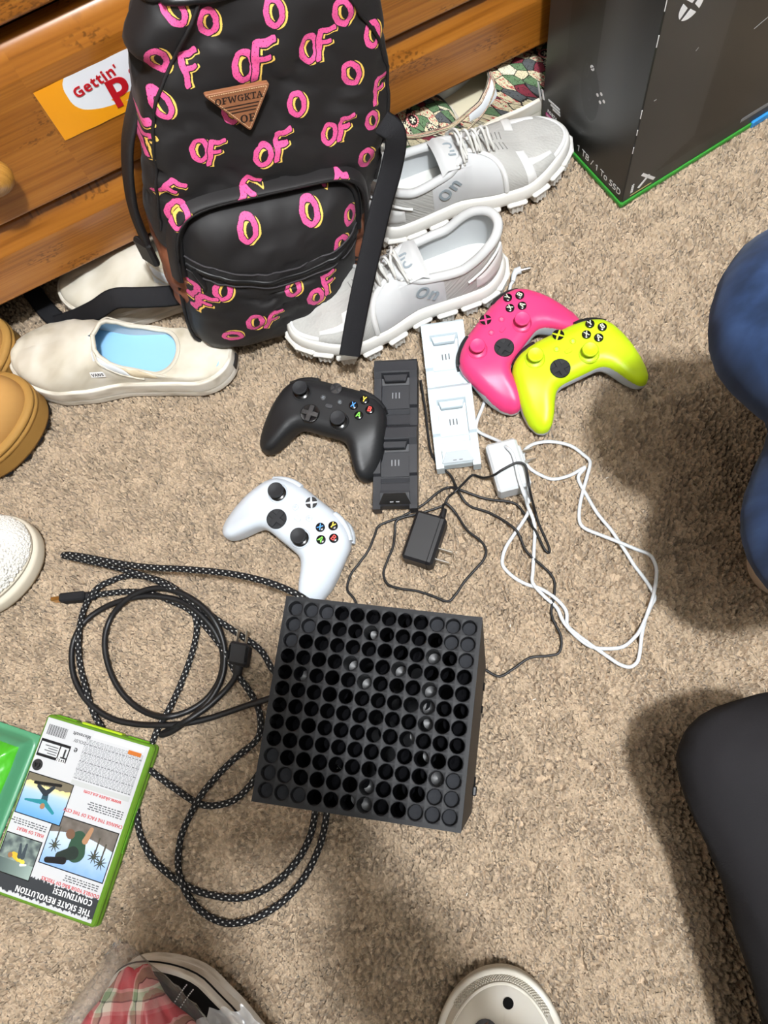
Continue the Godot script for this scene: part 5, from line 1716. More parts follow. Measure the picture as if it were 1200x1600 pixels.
	var k1 := smooth_path([Vector3(0.1326, 0.008, -0.4405), Vector3(0.1192, 0.004, -0.4007), Vector3(0.1083, 0.002, -0.3714), Vector3(0.1025, 0.002, -0.3509), Vector3(0.1041, 0.002, -0.3325), Vector3(0.11, 0.002, -0.3158), Vector3(0.1089, 0.005, -0.2924), Vector3(0.1123, 0.002, -0.273), Vector3(0.1304, 0.002, -0.2525), Vector3(0.1455, 0.004, -0.222), Vector3(0.1445, 0.002, -0.1944), Vector3(0.1558, 0.002, -0.1588), Vector3(0.1493, 0.002, -0.1397), Vector3(0.1345, 0.002, -0.1201), Vector3(0.132, 0.002, -0.0946), Vector3(0.1225, 0.002, -0.0804), Vector3(0.1102, 0.002, -0.0819), Vector3(0.0909, 0.002, -0.0888), Vector3(0.0698, 0.002, -0.0862), Vector3(0.0529, 0.002, -0.0855), Vector3(0.0429, 0.002, -0.0978), Vector3(0.0345, 0.002, -0.1134)], 5)
	obj("cord", MB.new().tube(k1, 0.0015, 7), cord, kc)
	var k2 := smooth_path([Vector3(-0.0663, 0.002, -0.1665), Vector3(-0.0584, 0.002, -0.1963), Vector3(-0.0533, 0.002, -0.2311), Vector3(-0.0562, 0.002, -0.2473), Vector3(-0.0455, 0.002, -0.2615), Vector3(-0.0302, 0.002, -0.2699), Vector3(-0.0135, 0.002, -0.2795), Vector3(-0.001, 0.002, -0.2913), Vector3(0.01, 0.002, -0.2997), Vector3(0.0372, 0.002, -0.2974), Vector3(0.0661, 0.004, -0.2984), Vector3(0.0881, 0.004, -0.3038), Vector3(0.1021, 0.002, -0.3036), Vector3(0.1114, 0.006, -0.2937), Vector3(0.1332, 0.002, -0.2714), Vector3(0.1584, 0.002, -0.2526), Vector3(0.1631, 0.002, -0.2354), Vector3(0.1643, 0.004, -0.2122), Vector3(0.163, 0.004, -0.1879), Vector3(0.1661, 0.002, -0.1826), Vector3(0.1692, 0.002, -0.1906), Vector3(0.1718, 0.002, -0.2162), Vector3(0.1749, 0.005, -0.2318), Vector3(0.1761, 0.034, -0.2494), Vector3(0.183, 0.036, -0.2686), Vector3(0.1842, 0.037, -0.2774), Vector3(0.1771, 0.037, -0.283), Vector3(0.1603, 0.035, -0.2836), Vector3(0.151, 0.03, -0.284), Vector3(0.1448, 0.014, -0.2901), Vector3(0.1392, 0.006, -0.2964), Vector3(0.1327, 0.002, -0.3045), Vector3(0.1195, 0.007, -0.2992), Vector3(0.1063, 0.01, -0.2937), Vector3(0.0948, 0.005, -0.2923), Vector3(0.0849, 0.004, -0.2867), Vector3(0.0584, 0.004, -0.2901), Vector3(0.0311, 0.005, -0.2951), Vector3(0.0216, 0.002, -0.2833), Vector3(0.0126, 0.002, -0.2696), Vector3(0.0001, 0.002, -0.258), Vector3(-0.011, 0.002, -0.2457), Vector3(-0.0117, 0.002, -0.2318), Vector3(0, 0.002, -0.2203), Vector3(0.0153, 0.002, -0.2094), Vector3(0.0289, 0.002, -0.1955), Vector3(0.0401, 0.002, -0.1839), Vector3(0.052, 0.002, -0.1873), Vector3(0.0665, 0.002, -0.1956), Vector3(0.0837, 0.002, -0.2026), Vector3(0.0969, 0.002, -0.2082), Vector3(0.1048, 0.002, -0.2167), Vector3(0.1045, 0.002, -0.2294), Vector3(0.0967, 0.002, -0.248), Vector3(0.0945, 0.002, -0.2712), Vector3(0.0909, 0.005, -0.2846), Vector3(0.086, 0.007, -0.2858), Vector3(0.0799, 0.01, -0.276)], 5)
	obj("cord", MB.new().tube(k2, 0.0015, 7), cord, kc)
	var fa := along(Vector3(0.0654, 0, -0.2738), Vector3(0.0255, 0, -0.2328))
	var al := 0.058
	obj("adapter_body", MB.new().box(fa * at(Vector3(0, 0.0135, al / 2 - 0.004)), Vector3(0.036, 0.027, al), 0.003), M.black, kc)
	obj("adapter_seam", MB.new().box(fa * at(Vector3(0.011, 0.0137, al / 2 - 0.004)), Vector3(0.0006, 0.0276, al + 0.0006), 0.0), M.dark, kc)
	obj("strain_relief", MB.new().tube([k2[k2.size() - 1], fa * Vector3(0.010, 0.013, -0.016), fa * Vector3(0.010, 0.013, -0.004)], func(t): return lerpf(0.0018, 0.0042, t), 8), M.black, kc)
	for s in [0.0, 1.0]:
		obj("prong", MB.new().box(fa * at(Vector3(0.026, 0.0135, 0.030 + 0.0127 * s)), Vector3(0.017, 0.0062, 0.0016), 0.0004), M.metal, kc)
	# white charger lead, its adapter and round plug
	var wc := thing("charger_cable", "white charger lead in long loops with a white wall adapter", "adapter")
	var w1 := smooth_path([Vector3(0.295, 0.004, -0.5094), Vector3(0.2873, 0.003, -0.5034), Vector3(0.2667, 0.004, -0.4702), Vector3(0.2398, 0.004, -0.4336), Vector3(0.2082, 0.003, -0.4015), Vector3(0.185, 0.002, -0.378), Vector3(0.1673, 0.002, -0.3614), Vector3(0.164, 0.002, -0.3501), Vector3(0.178, 0.012, -0.3233), Vector3(0.1779, 0.031, -0.3069), Vector3(0.1795, 0.033, -0.2939), Vector3(0.1718, 0.033, -0.2666), Vector3(0.1684, 0.031, -0.2474), Vector3(0.1694, 0.012, -0.2402), Vector3(0.1668, 0.004, -0.2181), Vector3(0.153, 0.002, -0.1936), Vector3(0.14, 0.002, -0.1721), Vector3(0.133, 0.004, -0.1595), Vector3(0.1374, 0.002, -0.1406), Vector3(0.1433, 0.002, -0.124), Vector3(0.1418, 0.004, -0.106), Vector3(0.1477, 0.002, -0.0842), Vector3(0.1556, 0.004, -0.0695), Vector3(0.1704, 0.002, -0.0605), Vector3(0.1855, 0.002, -0.0556), Vector3(0.2005, 0.002, -0.0589), Vector3(0.2116, 0.004, -0.0644), Vector3(0.2331, 0.002, -0.0805), Vector3(0.2422, 0.002, -0.0876), Vector3(0.2431, 0.002, -0.1057), Vector3(0.2408, 0.002, -0.1275), Vector3(0.2406, 0.002, -0.1415), Vector3(0.2394, 0.004, -0.1573), Vector3(0.2391, 0.002, -0.174), Vector3(0.2355, 0.002, -0.1975), Vector3(0.2355, 0.002, -0.2187), Vector3(0.2361, 0.002, -0.2384), Vector3(0.2393, 0.002, -0.2472), Vector3(0.2508, 0.004, -0.2523), Vector3(0.2316, 0.002, -0.252), Vector3(0.2129, 0.002, -0.2563), Vector3(0.2027, 0.002, -0.2666), Vector3(0.1949, 0.002, -0.2814), Vector3(0.1945, 0.002, -0.2958), Vector3(0.2018, 0.002, -0.3042), Vector3(0.2149, 0.002, -0.3053), Vector3(0.2326, 0.002, -0.2985), Vector3(0.2493, 0.002, -0.2837), Vector3(0.257, 0.002, -0.2661), Vector3(0.2589, 0.002, -0.2556), Vector3(0.2474, 0.004, -0.2421), Vector3(0.2337, 0.002, -0.2278), Vector3(0.2208, 0.002, -0.2124), Vector3(0.2132, 0.002, -0.1983), Vector3(0.2149, 0.002, -0.1884), Vector3(0.2258, 0.002, -0.1745), Vector3(0.2388, 0.006, -0.157), Vector3(0.2516, 0.002, -0.1428), Vector3(0.2613, 0.002, -0.1308), Vector3(0.2617, 0.002, -0.1202), Vector3(0.2572, 0.002, -0.1088), Vector3(0.2409, 0.005, -0.0892), Vector3(0.2204, 0.002, -0.0703), Vector3(0.2074, 0.005, -0.0566), Vector3(0.1974, 0.002, -0.0426), Vector3(0.1898, 0.002, -0.0351), Vector3(0.1804, 0.002, -0.034), Vector3(0.1722, 0.002, -0.0412), Vector3(0.1643, 0.002, -0.0558), Vector3(0.1561, 0.005, -0.0707), Vector3(0.1477, 0.002, -0.0901), Vector3(0.1441, 0.002, -0.1025), Vector3(0.1503, 0.002, -0.1155), Vector3(0.1474, 0.004, -0.1317), Vector3(0.1378, 0.002, -0.1507), Vector3(0.1267, 0.002, -0.1615), Vector3(0.1175, 0.002, -0.1759), Vector3(0.1133, 0.002, -0.191), Vector3(0.1166, 0.002, -0.1999), Vector3(0.1258, 0.002, -0.2095), Vector3(0.1401, 0.002, -0.2182), Vector3(0.1571, 0.002, -0.2275), Vector3(0.1682, 0.006, -0.2349), Vector3(0.1696, 0.013, -0.2419)], 4)
	obj("cord", MB.new().tube(w1, 0.0021, 7, 0.8), wcord, wc)
	var wa := along(Vector3(0.178, 0, -0.3179), Vector3(0.1641, 0, -0.2571))
	obj("adapter_body", MB.new().box(wa * at(Vector3(-0.002, 0.0145, 0.030)), Vector3(0.036, 0.028, 0.060), 0.003), wcord, wc)
	obj("adapter_step", MB.new().box(wa * at(Vector3(0.014, 0.0125, 0.033)), Vector3(0.010, 0.022, 0.050), 0.002), wcord, wc)
	obj("strain_relief", MB.new().tube([w1[w1.size() - 1], wa * Vector3(0.014, 0.013, 0.070), wa * Vector3(0.013, 0.013, 0.056)], func(t): return lerpf(0.0028, 0.0045, t), 8), wcord, wc)
	for s in [0.0, 1.0]:
		obj("prong", MB.new().box(wa * at(Vector3(0.025, 0.013, 0.014 + 0.0127 * s)), Vector3(0.016, 0.0062, 0.0016), 0.0004), M.metal, wc)
	var b0 := Vector3(0.3035, 0.007, -0.5186)
	var b1 := Vector3(0.3213, 0.007, -0.5135)
	var bf := along(b0, b1)
	obj("plug", MB.new().tube([Vector3(0.2938, 0.005, -0.5087), Vector3(0.2991, 0.006, -0.5155), b0, bf * Vector3(0, 0, 0.006)], func(t): return lerpf(0.0028, 0.0052, t), 10), wcord, wc)
	obj("barrel", MB.new().lathe([Vector2(0.0, 0.004), Vector2(0.0028, 0.004), Vector2(0.0028, 0.018), Vector2(0.0012, 0.0182), Vector2(0.0, 0.0165)], 14, bf * Transform3D(Basis(Vector3.RIGHT, PI / 2), Vector3.ZERO)), M.metal, wc)

# ---------------------------------------------------------------- game case, pouch, bag
func tri_fill(im: Image, p: Array, col: Color):   # a filled polygon in pixels
	var lo := Vector2(9999, 9999)
	var hi := Vector2.ZERO
	for q in p:
		lo = lo.min(q)
		hi = hi.max(q)
	var poly := PackedVector2Array(p)
	for y in range(maxi(int(lo.y), 0), mini(int(hi.y) + 1, im.get_height())):
		for x in range(maxi(int(lo.x), 0), mini(int(hi.x) + 1, im.get_width())):
			if Geometry2D.is_point_in_polygon(Vector2(x, y), poly):
				im.set_pixel(x, y, col)

func stroke(im: Image, a: Vector2, b: Vector2, r0: float, r1: float, col: Color):
	var r := maxf(r0, r1) + 1.0
	for y in range(maxi(int(minf(a.y, b.y) - r), 0), mini(int(maxf(a.y, b.y) + r) + 1, im.get_height())):
		for x in range(maxi(int(minf(a.x, b.x) - r), 0), mini(int(maxf(a.x, b.x) + r) + 1, im.get_width())):
			var p := Vector2(x, y)
			var u := clampf((p - a).dot(b - a) / maxf((b - a).length_squared(), 0.01), 0.0, 1.0)
			if p.distance_to(a.lerp(b, u)) < lerpf(r0, r1, u):
				im.set_pixel(x, y, col)

func scene_print(im: Image, r: Rect2i, kind: int):   # a printed action picture of a skateboarder
	var n := noise(FastNoiseLite.TYPE_SIMPLEX_SMOOTH, 0.02, 80 + kind, 3)
	for y in range(r.position.y, r.end.y):
		for x in range(r.position.x, r.end.x):
			var u := float(x - r.position.x) / r.size.x
			var v := float(y - r.position.y) / r.size.y
			var g := n.get_noise_2d(x, y)
			var col: Color
			if kind == 0:
				col = Color("5f97d0").lerp(Color("b9c9d8"), clampf(v * 1.3, 0.0, 1.0)).lerp(Color("d9c98a"), smoothstep(0.55, 0.8, v))
				if v > 0.80 + 0.1 * g: col = Color("6b6454")
			elif kind == 1:
				col = Color("7fa3d6").lerp(Color("d6dde4"), clampf(v * 1.1 + g * 0.1, 0.0, 1.0))
				if v > 0.62 + 0.12 * sin(u * 3.0): col = Color("55504a").lerp(Color("77706a"), g * 0.5 + 0.5)
			else:
				col = Color("4a5456").lerp(Color("88968e"), clampf(g + 0.5, 0.0, 1.0))
				if v < 0.35: col = Color("8d9f98").lerp(Color("4c5a58"), u)
			im.set_pixel(x, y, col)
	var o := Vector2(r.position)
	var s := Vector2(r.size)
	var P := func(a: float, b: float): return o + s * Vector2(a, b)
	var w := s.x
	if kind == 0:
		stroke(im, P.call(0.48, 0.40), P.call(0.50, 0.62), w * 0.075, w * 0.06, Color("2c4a55"))
		stroke(im, P.call(0.22, 0.22), P.call(0.46, 0.40), w * 0.03, w * 0.05, Color("2b7c86"))
		stroke(im, P.call(0.50, 0.40), P.call(0.88, 0.34), w * 0.05, w * 0.02, Color("2b7c86"))
		stroke(im, P.call(0.48, 0.30), P.call(0.48, 0.31), w * 0.055, w * 0.05, Color("9a7050"))
		stroke(im, P.call(0.50, 0.62), P.call(0.38, 0.80), w * 0.055, w * 0.035, Color("2a3138"))
		stroke(im, P.call(0.52, 0.62), P.call(0.70, 0.74), w * 0.055, w * 0.035, Color("2a3138"))
		stroke(im, P.call(0.25, 0.90), P.call(0.80, 0.80), w * 0.03, w * 0.03, Color("1c1c1c"))
	elif kind == 1:
		for k in 3:
			var c: Vector2 = P.call([0.12, 0.24, 0.86][k], [0.34, 0.42, 0.40][k])
			for j in 9:
				stroke(im, c, c + Vector2(cos(j * 0.7), sin(j * 0.7)) * w * 0.09, w * 0.012, w * 0.004, Color("3a4238"))
			stroke(im, c, c + Vector2(0, w * 0.25), w * 0.01, w * 0.012, Color("4a463c"))
		stroke(im, P.call(0.52, 0.40), P.call(0.54, 0.66), w * 0.14, w * 0.11, Color("2f4a3a"))
		stroke(im, P.call(0.44, 0.66), P.call(0.40, 0.92), w * 0.045, w * 0.03, Color("a07a5c"))
		stroke(im, P.call(0.68, 0.70), P.call(0.69, 0.71), w * 0.065, w * 0.065, Color("6b5040"))
		stroke(im, P.call(0.56, 0.36), P.call(0.74, 0.22), w * 0.09, w * 0.06, Color("26302c"))
		stroke(im, P.call(0.66, 0.16), P.call(0.90, 0.08), w * 0.05, w * 0.04, Color("1e1e20"))
	else:
		stroke(im, P.call(0.45, 0.45), P.call(0.62, 0.50), w * 0.09, w * 0.07, Color("c9a535"))
		stroke(im, P.call(0.30, 0.38), P.call(0.45, 0.45), w * 0.05, w * 0.06, Color("d8c04a"))
		stroke(im, P.call(0.70, 0.46), P.call(0.71, 0.47), w * 0.06, w * 0.06, Color("8a6548"))
		stroke(im, P.call(0.45, 0.50), P.call(0.52, 0.80), w * 0.06, w * 0.03, Color("39434a"))
		stroke(im, P.call(0.36, 0.50), P.call(0.36, 0.84), w * 0.06, w * 0.03, Color("39434a"))
		stroke(im, P.call(0.2, 0.34), P.call(0.34, 0.30), w * 0.02, w * 0.03, Color("e6e3d8"))

func game_case():
	# origin at the case's middle; x across (spine at +x), z down the printed page, y up; the page lies upside down to the camera
	var a := Vector3(-0.3183, 0.013, -0.1808)
	var b := Vector3(-0.4386, 0.013, -0.0405)
	var c0 := Vector3(-0.4082, 0.013, -0.2652)
	# the page lies upside down to the camera: it reads leftwards, its foot is at the far end
	var pz := (a - b).normalized()
	var px := Vector3.UP.cross(pz).normalized()
	var mid := (a + b) / 2.0 + px * 0.0675
	mid.y = 0.0
	var xf := Transform3D(Basis(px, Vector3.UP, pz), mid)
	var c := thing("game_case", "green plastic game case lying face down, white back cover with skateboard pictures", "game case", xf)
	var W := 0.135
	var Hh := 0.190
	var green := mat("587f22", 0.25, 0.5)
	green.backlight_enabled = true
	green.backlight = Color(0.08, 0.14, 0.02)
	var shell := MB.new().prism(round_rect(W, Hh, 0.005, 4), 0.0, 0.0060, Transform3D(), 0.0012)
	obj("lower_half", shell, green, c)
	obj("upper_half", MB.new().prism(round_rect(W - 0.001, Hh - 0.001, 0.005, 4), 0.0068, 0.0134, Transform3D(), 0.0016), green, c)
	var w2 := W / 2.0
	obj("latch", MB.new().box(at(Vector3(0, 0.0067, Hh / 2.0)), Vector3(0.05, 0.011, 0.003), 0.001), mat("a7c422", 0.3), c)
	for s in [-1.0, 1.0]:
		obj("edge_recess", MB.new().box(at(Vector3(w2 * s, 0.0067, 0.01)), Vector3(0.0016, 0.006, 0.06), 0.0006), mat("4f8a12", 0.4), c)
		obj("hinge_tab", MB.new().box(at(Vector3(0.045 * s, 0.0067, Hh / 2.0 + 0.0002)), Vector3(0.026, 0.008, 0.0016), 0.0006), mat("5c9a14", 0.35), c)
	# the printed sleeve
	var PW := 384
	var PH := 560
	var im := Image.create(PW, PH, false, Image.FORMAT_RGB8)
	im.fill(Color("bfc1c4"))
	var band := noise(FastNoiseLite.TYPE_SIMPLEX, 0.08, 91, 3)
	for y in range(0, 90):
		for x in PW:
			var e := band.get_noise_2d(x, y * 0.3) * 7.0
			if y > 10.0 + e and y < 70.0 + e:
				im.set_pixel(x, y, Color("34373b"))
	for q in [[Rect2i(8, 122, 230, 152), 1], [Rect2i(252, 58, 128, 118), 2], [Rect2i(214, 244, 166, 130), 0]]:
		var r: Rect2i = q[0]
		im.fill_rect(r.grow(3), Color("16181a"))
		scene_print(im, r, q[1])
	# fine print as grey lines
	var rng := RandomNumberGenerator.new()
	rng.seed = 5
	for k in 33:
		var y := 398 + k * 4
		var x := 12
		while x < 225:
			var wd := rng.randi_range(4, 14)
			im.fill_rect(Rect2i(x, y, mini(wd, 225 - x), 2), Color("83868a") if k % 7 else Color("3a3c40"))
			x += wd + 3
	im.fill_rect(Rect2i(10, 376, 216, 16), Color("b3b6b6"))
	for blk in [[14, 92, 3], [14, 318, 4], [252, 210, 3]]:
		for k in blk[2]:
			var x: int = blk[0]
			while x < blk[0] + 120:
				var wd := rng.randi_range(5, 14)
				im.fill_rect(Rect2i(x, blk[1] + k * 7, wd, 3), Color("4a4c50"))
				x += wd + 4
	im.fill_rect(Rect2i(20, 520, 48, 13), Color("b5662a"))
	im.fill_rect(Rect2i(14, 538, 190, 16), Color("c6c8c9"))
	for k in 24:   # bar code
		im.fill_rect(Rect2i(300 + k * 3, 506, 1 + (k * 7 % 3) / 2, 34), Color("202124"))
	im.fill_rect(Rect2i(268, 432, 112, 58), Color("1c1d20"))
	im.fill_rect(Rect2i(272, 441, 30, 40), Color("c2c4c6"))
	im.fill_rect(Rect2i(306, 441, 70, 40), Color("c2c4c6"))
	for k in 4:
		im.fill_rect(Rect2i(310, 446 + k * 8, 34 + (k * 13) % 24, 3), Color("55585c"))
	var paper := mat("ffffff", 0.22, 0.5)
	paper.albedo_texture = ImageTexture.create_from_image(im)
	var pg := MB.new()
	var gx := 0.126
	var gz := 0.182
	pg.grid(1, 1, func(u, v): return Vector3((u - 0.5) * gx + 0.0015, 0.01375, (v - 0.5) * gz))
	var sl := obj("printed_sleeve", pg, paper, c, Transform3D(), "white back cover print with three skateboard pictures")
	var put := func(s: String, u: float, v: float, size: float, m: Material, bold: bool):
		obj("lettering", text_mesh(s, size, 0.0002, bold), m, sl, Transform3D(Basis(Vector3.RIGHT, -PI / 2), Vector3((u - 0.5) * gx, 0.0139, (v - 0.5) * gz)))
	var red := mat("b02a2a", 0.5)
	var ink := mat("1a1b1e", 0.5)
	put.call("THE SKATE REVOLUTION", 0.40, 0.047, 0.0056, M.print_white, true)
	put.call("CONTINUES!", 0.24, 0.099, 0.0056, M.print_white, true)
	put.call("DOUBLE YOUR BAG OF TRICKS", 0.29, 0.142, 0.0029, red, true)
	put.call("HALL OF MEAT", 0.80, 0.352, 0.0034, red, true)
	put.call("CHANGE THE FACE OF THE CITY", 0.30, 0.530, 0.0029, red, true)
	put.call("www.skate.ea.com", 0.28, 0.655, 0.0036, red, true)
	put.call("T", 0.747, 0.822, 0.0100, ink, true)
	put.call("TEEN", 0.76, 0.779, 0.0020, M.print_white, true)
	put.call("Microsoft", 0.65, 0.955, 0.0030, ink, true)
	put.call("DOLBY", 0.65, 0.915, 0.0024, ink, false)
	put.call("e", 0.66, 0.860, 0.0060, ink, true)
	obj("emblem", MB.new().prism(circle(0.0062, 20), 0.0, 0.0002), ink, sl, at(Vector3((0.955 - 0.5) * gx, 0.0138, (0.720 - 0.5) * gz)))
	put.call("EA", 0.955, 0.720, 0.0044, M.print_white, true)

func pouch():
	# a soft sealed green pouch: flat crimped end, puffed middle
	var p0 := Vector3(-0.4394, 0, -0.253)
	var p1 := Vector3(-0.5252, 0, -0.1591)
	var d := (p1 - p0).normalized()
	var sx := d.cross(Vector3.UP).normalized()
	if sx.x > 0.0: sx = -sx
	var c := thing("foil_pouch", "bright green plastic pouch with a paler crimped end beside the game case", "pouch", Transform3D(Basis(-sx, Vector3.UP, d), p0))
	var green := mat("45a524", 0.3, 0.5)
	bump(green, noise_tex(noise(FastNoiseLite.TYPE_SIMPLEX_SMOOTH, 0.02, 95, 3), 256, 256), 0.25)
	var pale := mat("4b8a66", 0.35, 0.5)
	var n := noise(FastNoiseLite.TYPE_SIMPLEX_SMOOTH, 22.0, 96, 2)
	var W := 0.115
	var L := 0.17
	var face := func(u: float, v: float, up: float) -> Vector3:
		var x := (u - 1.0) * W
		var z := v * L
		var e := clampf(minf(minf(u, 1.0 - u) * W / 0.022, minf(v, 1.0 - v) * L / 0.03) - 0.25, 0.0, 1.0)
		var h := 0.026 * sqrt(e) + n.get_noise_2d(x, z) * 0.006 * e
		return Vector3(x, 0.0025 + (0.0008 + h) if up > 0.0 else 0.0015, z)
	var m := MB.new()
	m.grid(40, 50, func(u, v): return face.call(u, v, 1.0))
	m.grid(40, 4, func(u, v): return face.call(1.0 - u, v, -1.0))
	var inside := func(p): return p.x < -0.012 and p.z > 0.016
	obj("front", m.split(inside), green, c)
	obj("crimped_edge", m.split(func(p): return not inside.call(p)), pale, c, Transform3D(), "paler crimped edge")
	for q in [[0.060, 0.038, 0.030], [0.105, 0.040, 0.026]]:
		obj("label_panel", MB.new().prism(round_rect(q[1], q[2], 0.006), 0.0, 0.0006, Transform3D(Basis(Vector3.FORWARD, 0.08), Vector3(-0.052, 0.0325, q[0] + 0.012))), M.print_white, c)
	obj("lettering", text_mesh("o", 0.008, 0.0003), M.black, c, Transform3D(Basis(Vector3.UP, 2.0) * Basis(Vector3.RIGHT, -PI / 2), Vector3(-0.042, 0.0340, 0.07)))

func bag_and_others():
	# black slip-on with white sole at the lower edge
	var a: Array = slip_on("black slip-on shoe with white sole under the clear plastic bag", place(Vector3(-0.2803, 0.022, 0.2185), Vector3(-0.3848, 0.022, 0.0451), -0.26), mat("0c0c0e", 0.85, 0.3), M.black_matte, false, "", M.foxing, M.dark)
	var S: Last = a[1]
	for k in 2:
		var dash := MB.new()
		for j in 22:
			var v := 0.12 + 0.035 * j
			var s := 0.655 + 0.010 * k
			var p := S.out(s, v, 0.0012)
			var q := S.out(s, v + 0.016, 0.0012)
			dash.tube([p, q], 0.0006, 5)
		obj("stitching", dash, M.print_white, a[0])
	# clear plastic bag: tartan cloth inside a crumpled transparent skin
	var bc := Vector3(-0.4014, 0.11, 0.0838)
	var c := thing("plastic_bag", "clear plastic bag holding folded red and green tartan cloth", "bag", Transform3D(Basis(Vector3.UP, -0.35), bc))
	var n := noise(FastNoiseLite.TYPE_SIMPLEX_SMOOTH, 24.0, 101, 3)
	var n2 := noise(FastNoiseLite.TYPE_SIMPLEX, 38.0, 102, 2)
	var blob := func(u: float, v: float, gx: float, gy: float, gz: float, amp: float, nn: FastNoiseLite) -> Vector3:
		var th := u * TAU
		var ph := (v - 0.5) * PI
		var k := pow(pow(absf(cos(th)), 3.0) + pow(absf(sin(th)), 3.0), -1.0 / 3.0)
		var r := cos(ph)
		var d := Vector3(cos(th) * k * r, sin(ph), sin(th) * k * r)
		var p := Vector3(d.x * gx, d.y * gy, d.z * gz)
		return p + d * nn.get_noise_3d(p.x, p.y, p.z) * amp
	var cloth := MB.new()
	cloth.grid(56, 28, func(u, v):
		var p: Vector3 = blob.call(u, v, 0.078, 0.026, 0.088, 0.010, n)
		p.x *= lerpf(1.0, 0.34, smoothstep(0.0, 0.085, -p.z))
		return p, true, false, Vector2.ONE, func(p): return Vector2(p.x * 15.0 + p.y * 6.0, p.z * 13.0))
	var W := 256
	var im := Image.create(W, W, false, Image.FORMAT_RGB8)
	for y in W:
		for x in W:
			var band := func(t: float) -> Color:
				var f := fposmod(t, 1.0)
				if f < 0.30: return Color("b8323f")
				if f < 0.36: return Color("d9d2c0")
				if f < 0.52: return Color("7e9a72")
				if f < 0.55: return Color("2e3a2e")
				if f < 0.72: return Color("dcd3c2")
				if f < 0.80: return Color("c87a78")
				return Color("b02c3a")
			var c1: Color = band.call(x / 128.0)
			var c2: Color = band.call(y / 128.0 + 0.2)
			im.set_pixel(x, y, c1.lerp(c2, 0.5 if (x / 2 + y / 2) % 2 == 0 else 0.42))
	var tartan := mat("ffffff", 0.9, 0.2)
	tartan.albedo_texture = ImageTexture.create_from_image(im)
	obj("tartan_cloth", cloth, tartan, c, at(Vector3(0.004, -0.004, 0.008)), "folded red and green tartan cloth")
	var film := mat("ffffff", 0.12, 0.5)
	film.transparency = BaseMaterial3D.TRANSPARENCY_ALPHA
	film.albedo_color = Color(0.92, 0.93, 0.94, 0.07)
	film.cull_mode = BaseMaterial3D.CULL_DISABLED
	var skin := MB.new()
	skin.grid(72, 36, func(u, v):
		var p: Vector3 = blob.call(u, v, 0.084, 0.034, 0.098, 0.004, n)
		var d := p.normalized()
		p += d * (0.006 * pow(1.0 - absf(n2.get_noise_3d(p.x, p.y, p.z)), 5.0))
		# pulled up into a point at the far end
		var t: float = smoothstep(0.060, 0.105, -p.z) * 1.0
		p.x *= lerpf(1.0, 0.42, smoothstep(0.0, 0.09, -p.z))
		p.x = lerpf(p.x, p.x * 0.4 - 0.006, t)
		p.z -= 0.004 * t
		p.y += 0.010 * t
		return p, true)
	obj("clear_film", skin, film, c, Transform3D(), "clear crumpled plastic film")
	var tagm := MB.new().box(Transform3D(Basis(Vector3.UP, 0.5) * Basis(Vector3.RIGHT, 0.2), Vector3(0.010, 0.034, 0.055)), Vector3(0.024, 0.0006, 0.034), 0.0)
	var tg := obj("paper_tag", tagm, M.print_white, c)
	var bars := MB.new()
	for k in 9:
		bars.box(Transform3D(Basis(Vector3.UP, 0.5) * Basis(Vector3.RIGHT, 0.2), Vector3(0.010, 0.034, 0.055)) * at(Vector3(0.002 * (k - 4), 0.0005, 0.004)), Vector3(0.0006 + 0.0005 * (k % 3), 0.0003, 0.014), 0.0)
	obj("bar_code", bars, M.black, tg)
	# a second, empty clear wrapper lying on the black shoe
	var w2 := thing("plastic_wrapper", "crumpled whitish clear wrapper lying on the black slip-on shoe", "wrapper", Transform3D(Basis(Vector3.UP, 0.3), Vector3(-0.3226, 0.09, 0.1123)))
	var film2 := mat("ffffff", 0.2, 0.5)
	film2.transparency = BaseMaterial3D.TRANSPARENCY_ALPHA
	film2.albedo_color = Color(0.9, 0.91, 0.92, 0.4)
	var wr := MB.new()
	wr.grid(40, 24, func(u, v):
		var x: float = (u - 0.5) * 0.075
		var z: float = (v - 0.5) * 0.06
		var e: float = 1.0 - pow(absf(u - 0.5) * 2.0, 3.0)
		return Vector3(x, 0.012 * e + n2.get_noise_2d(x, z) * 0.006, z + n.get_noise_2d(x * 2.0, 3.0) * 0.02))
	obj("film", wr, film2, w2)

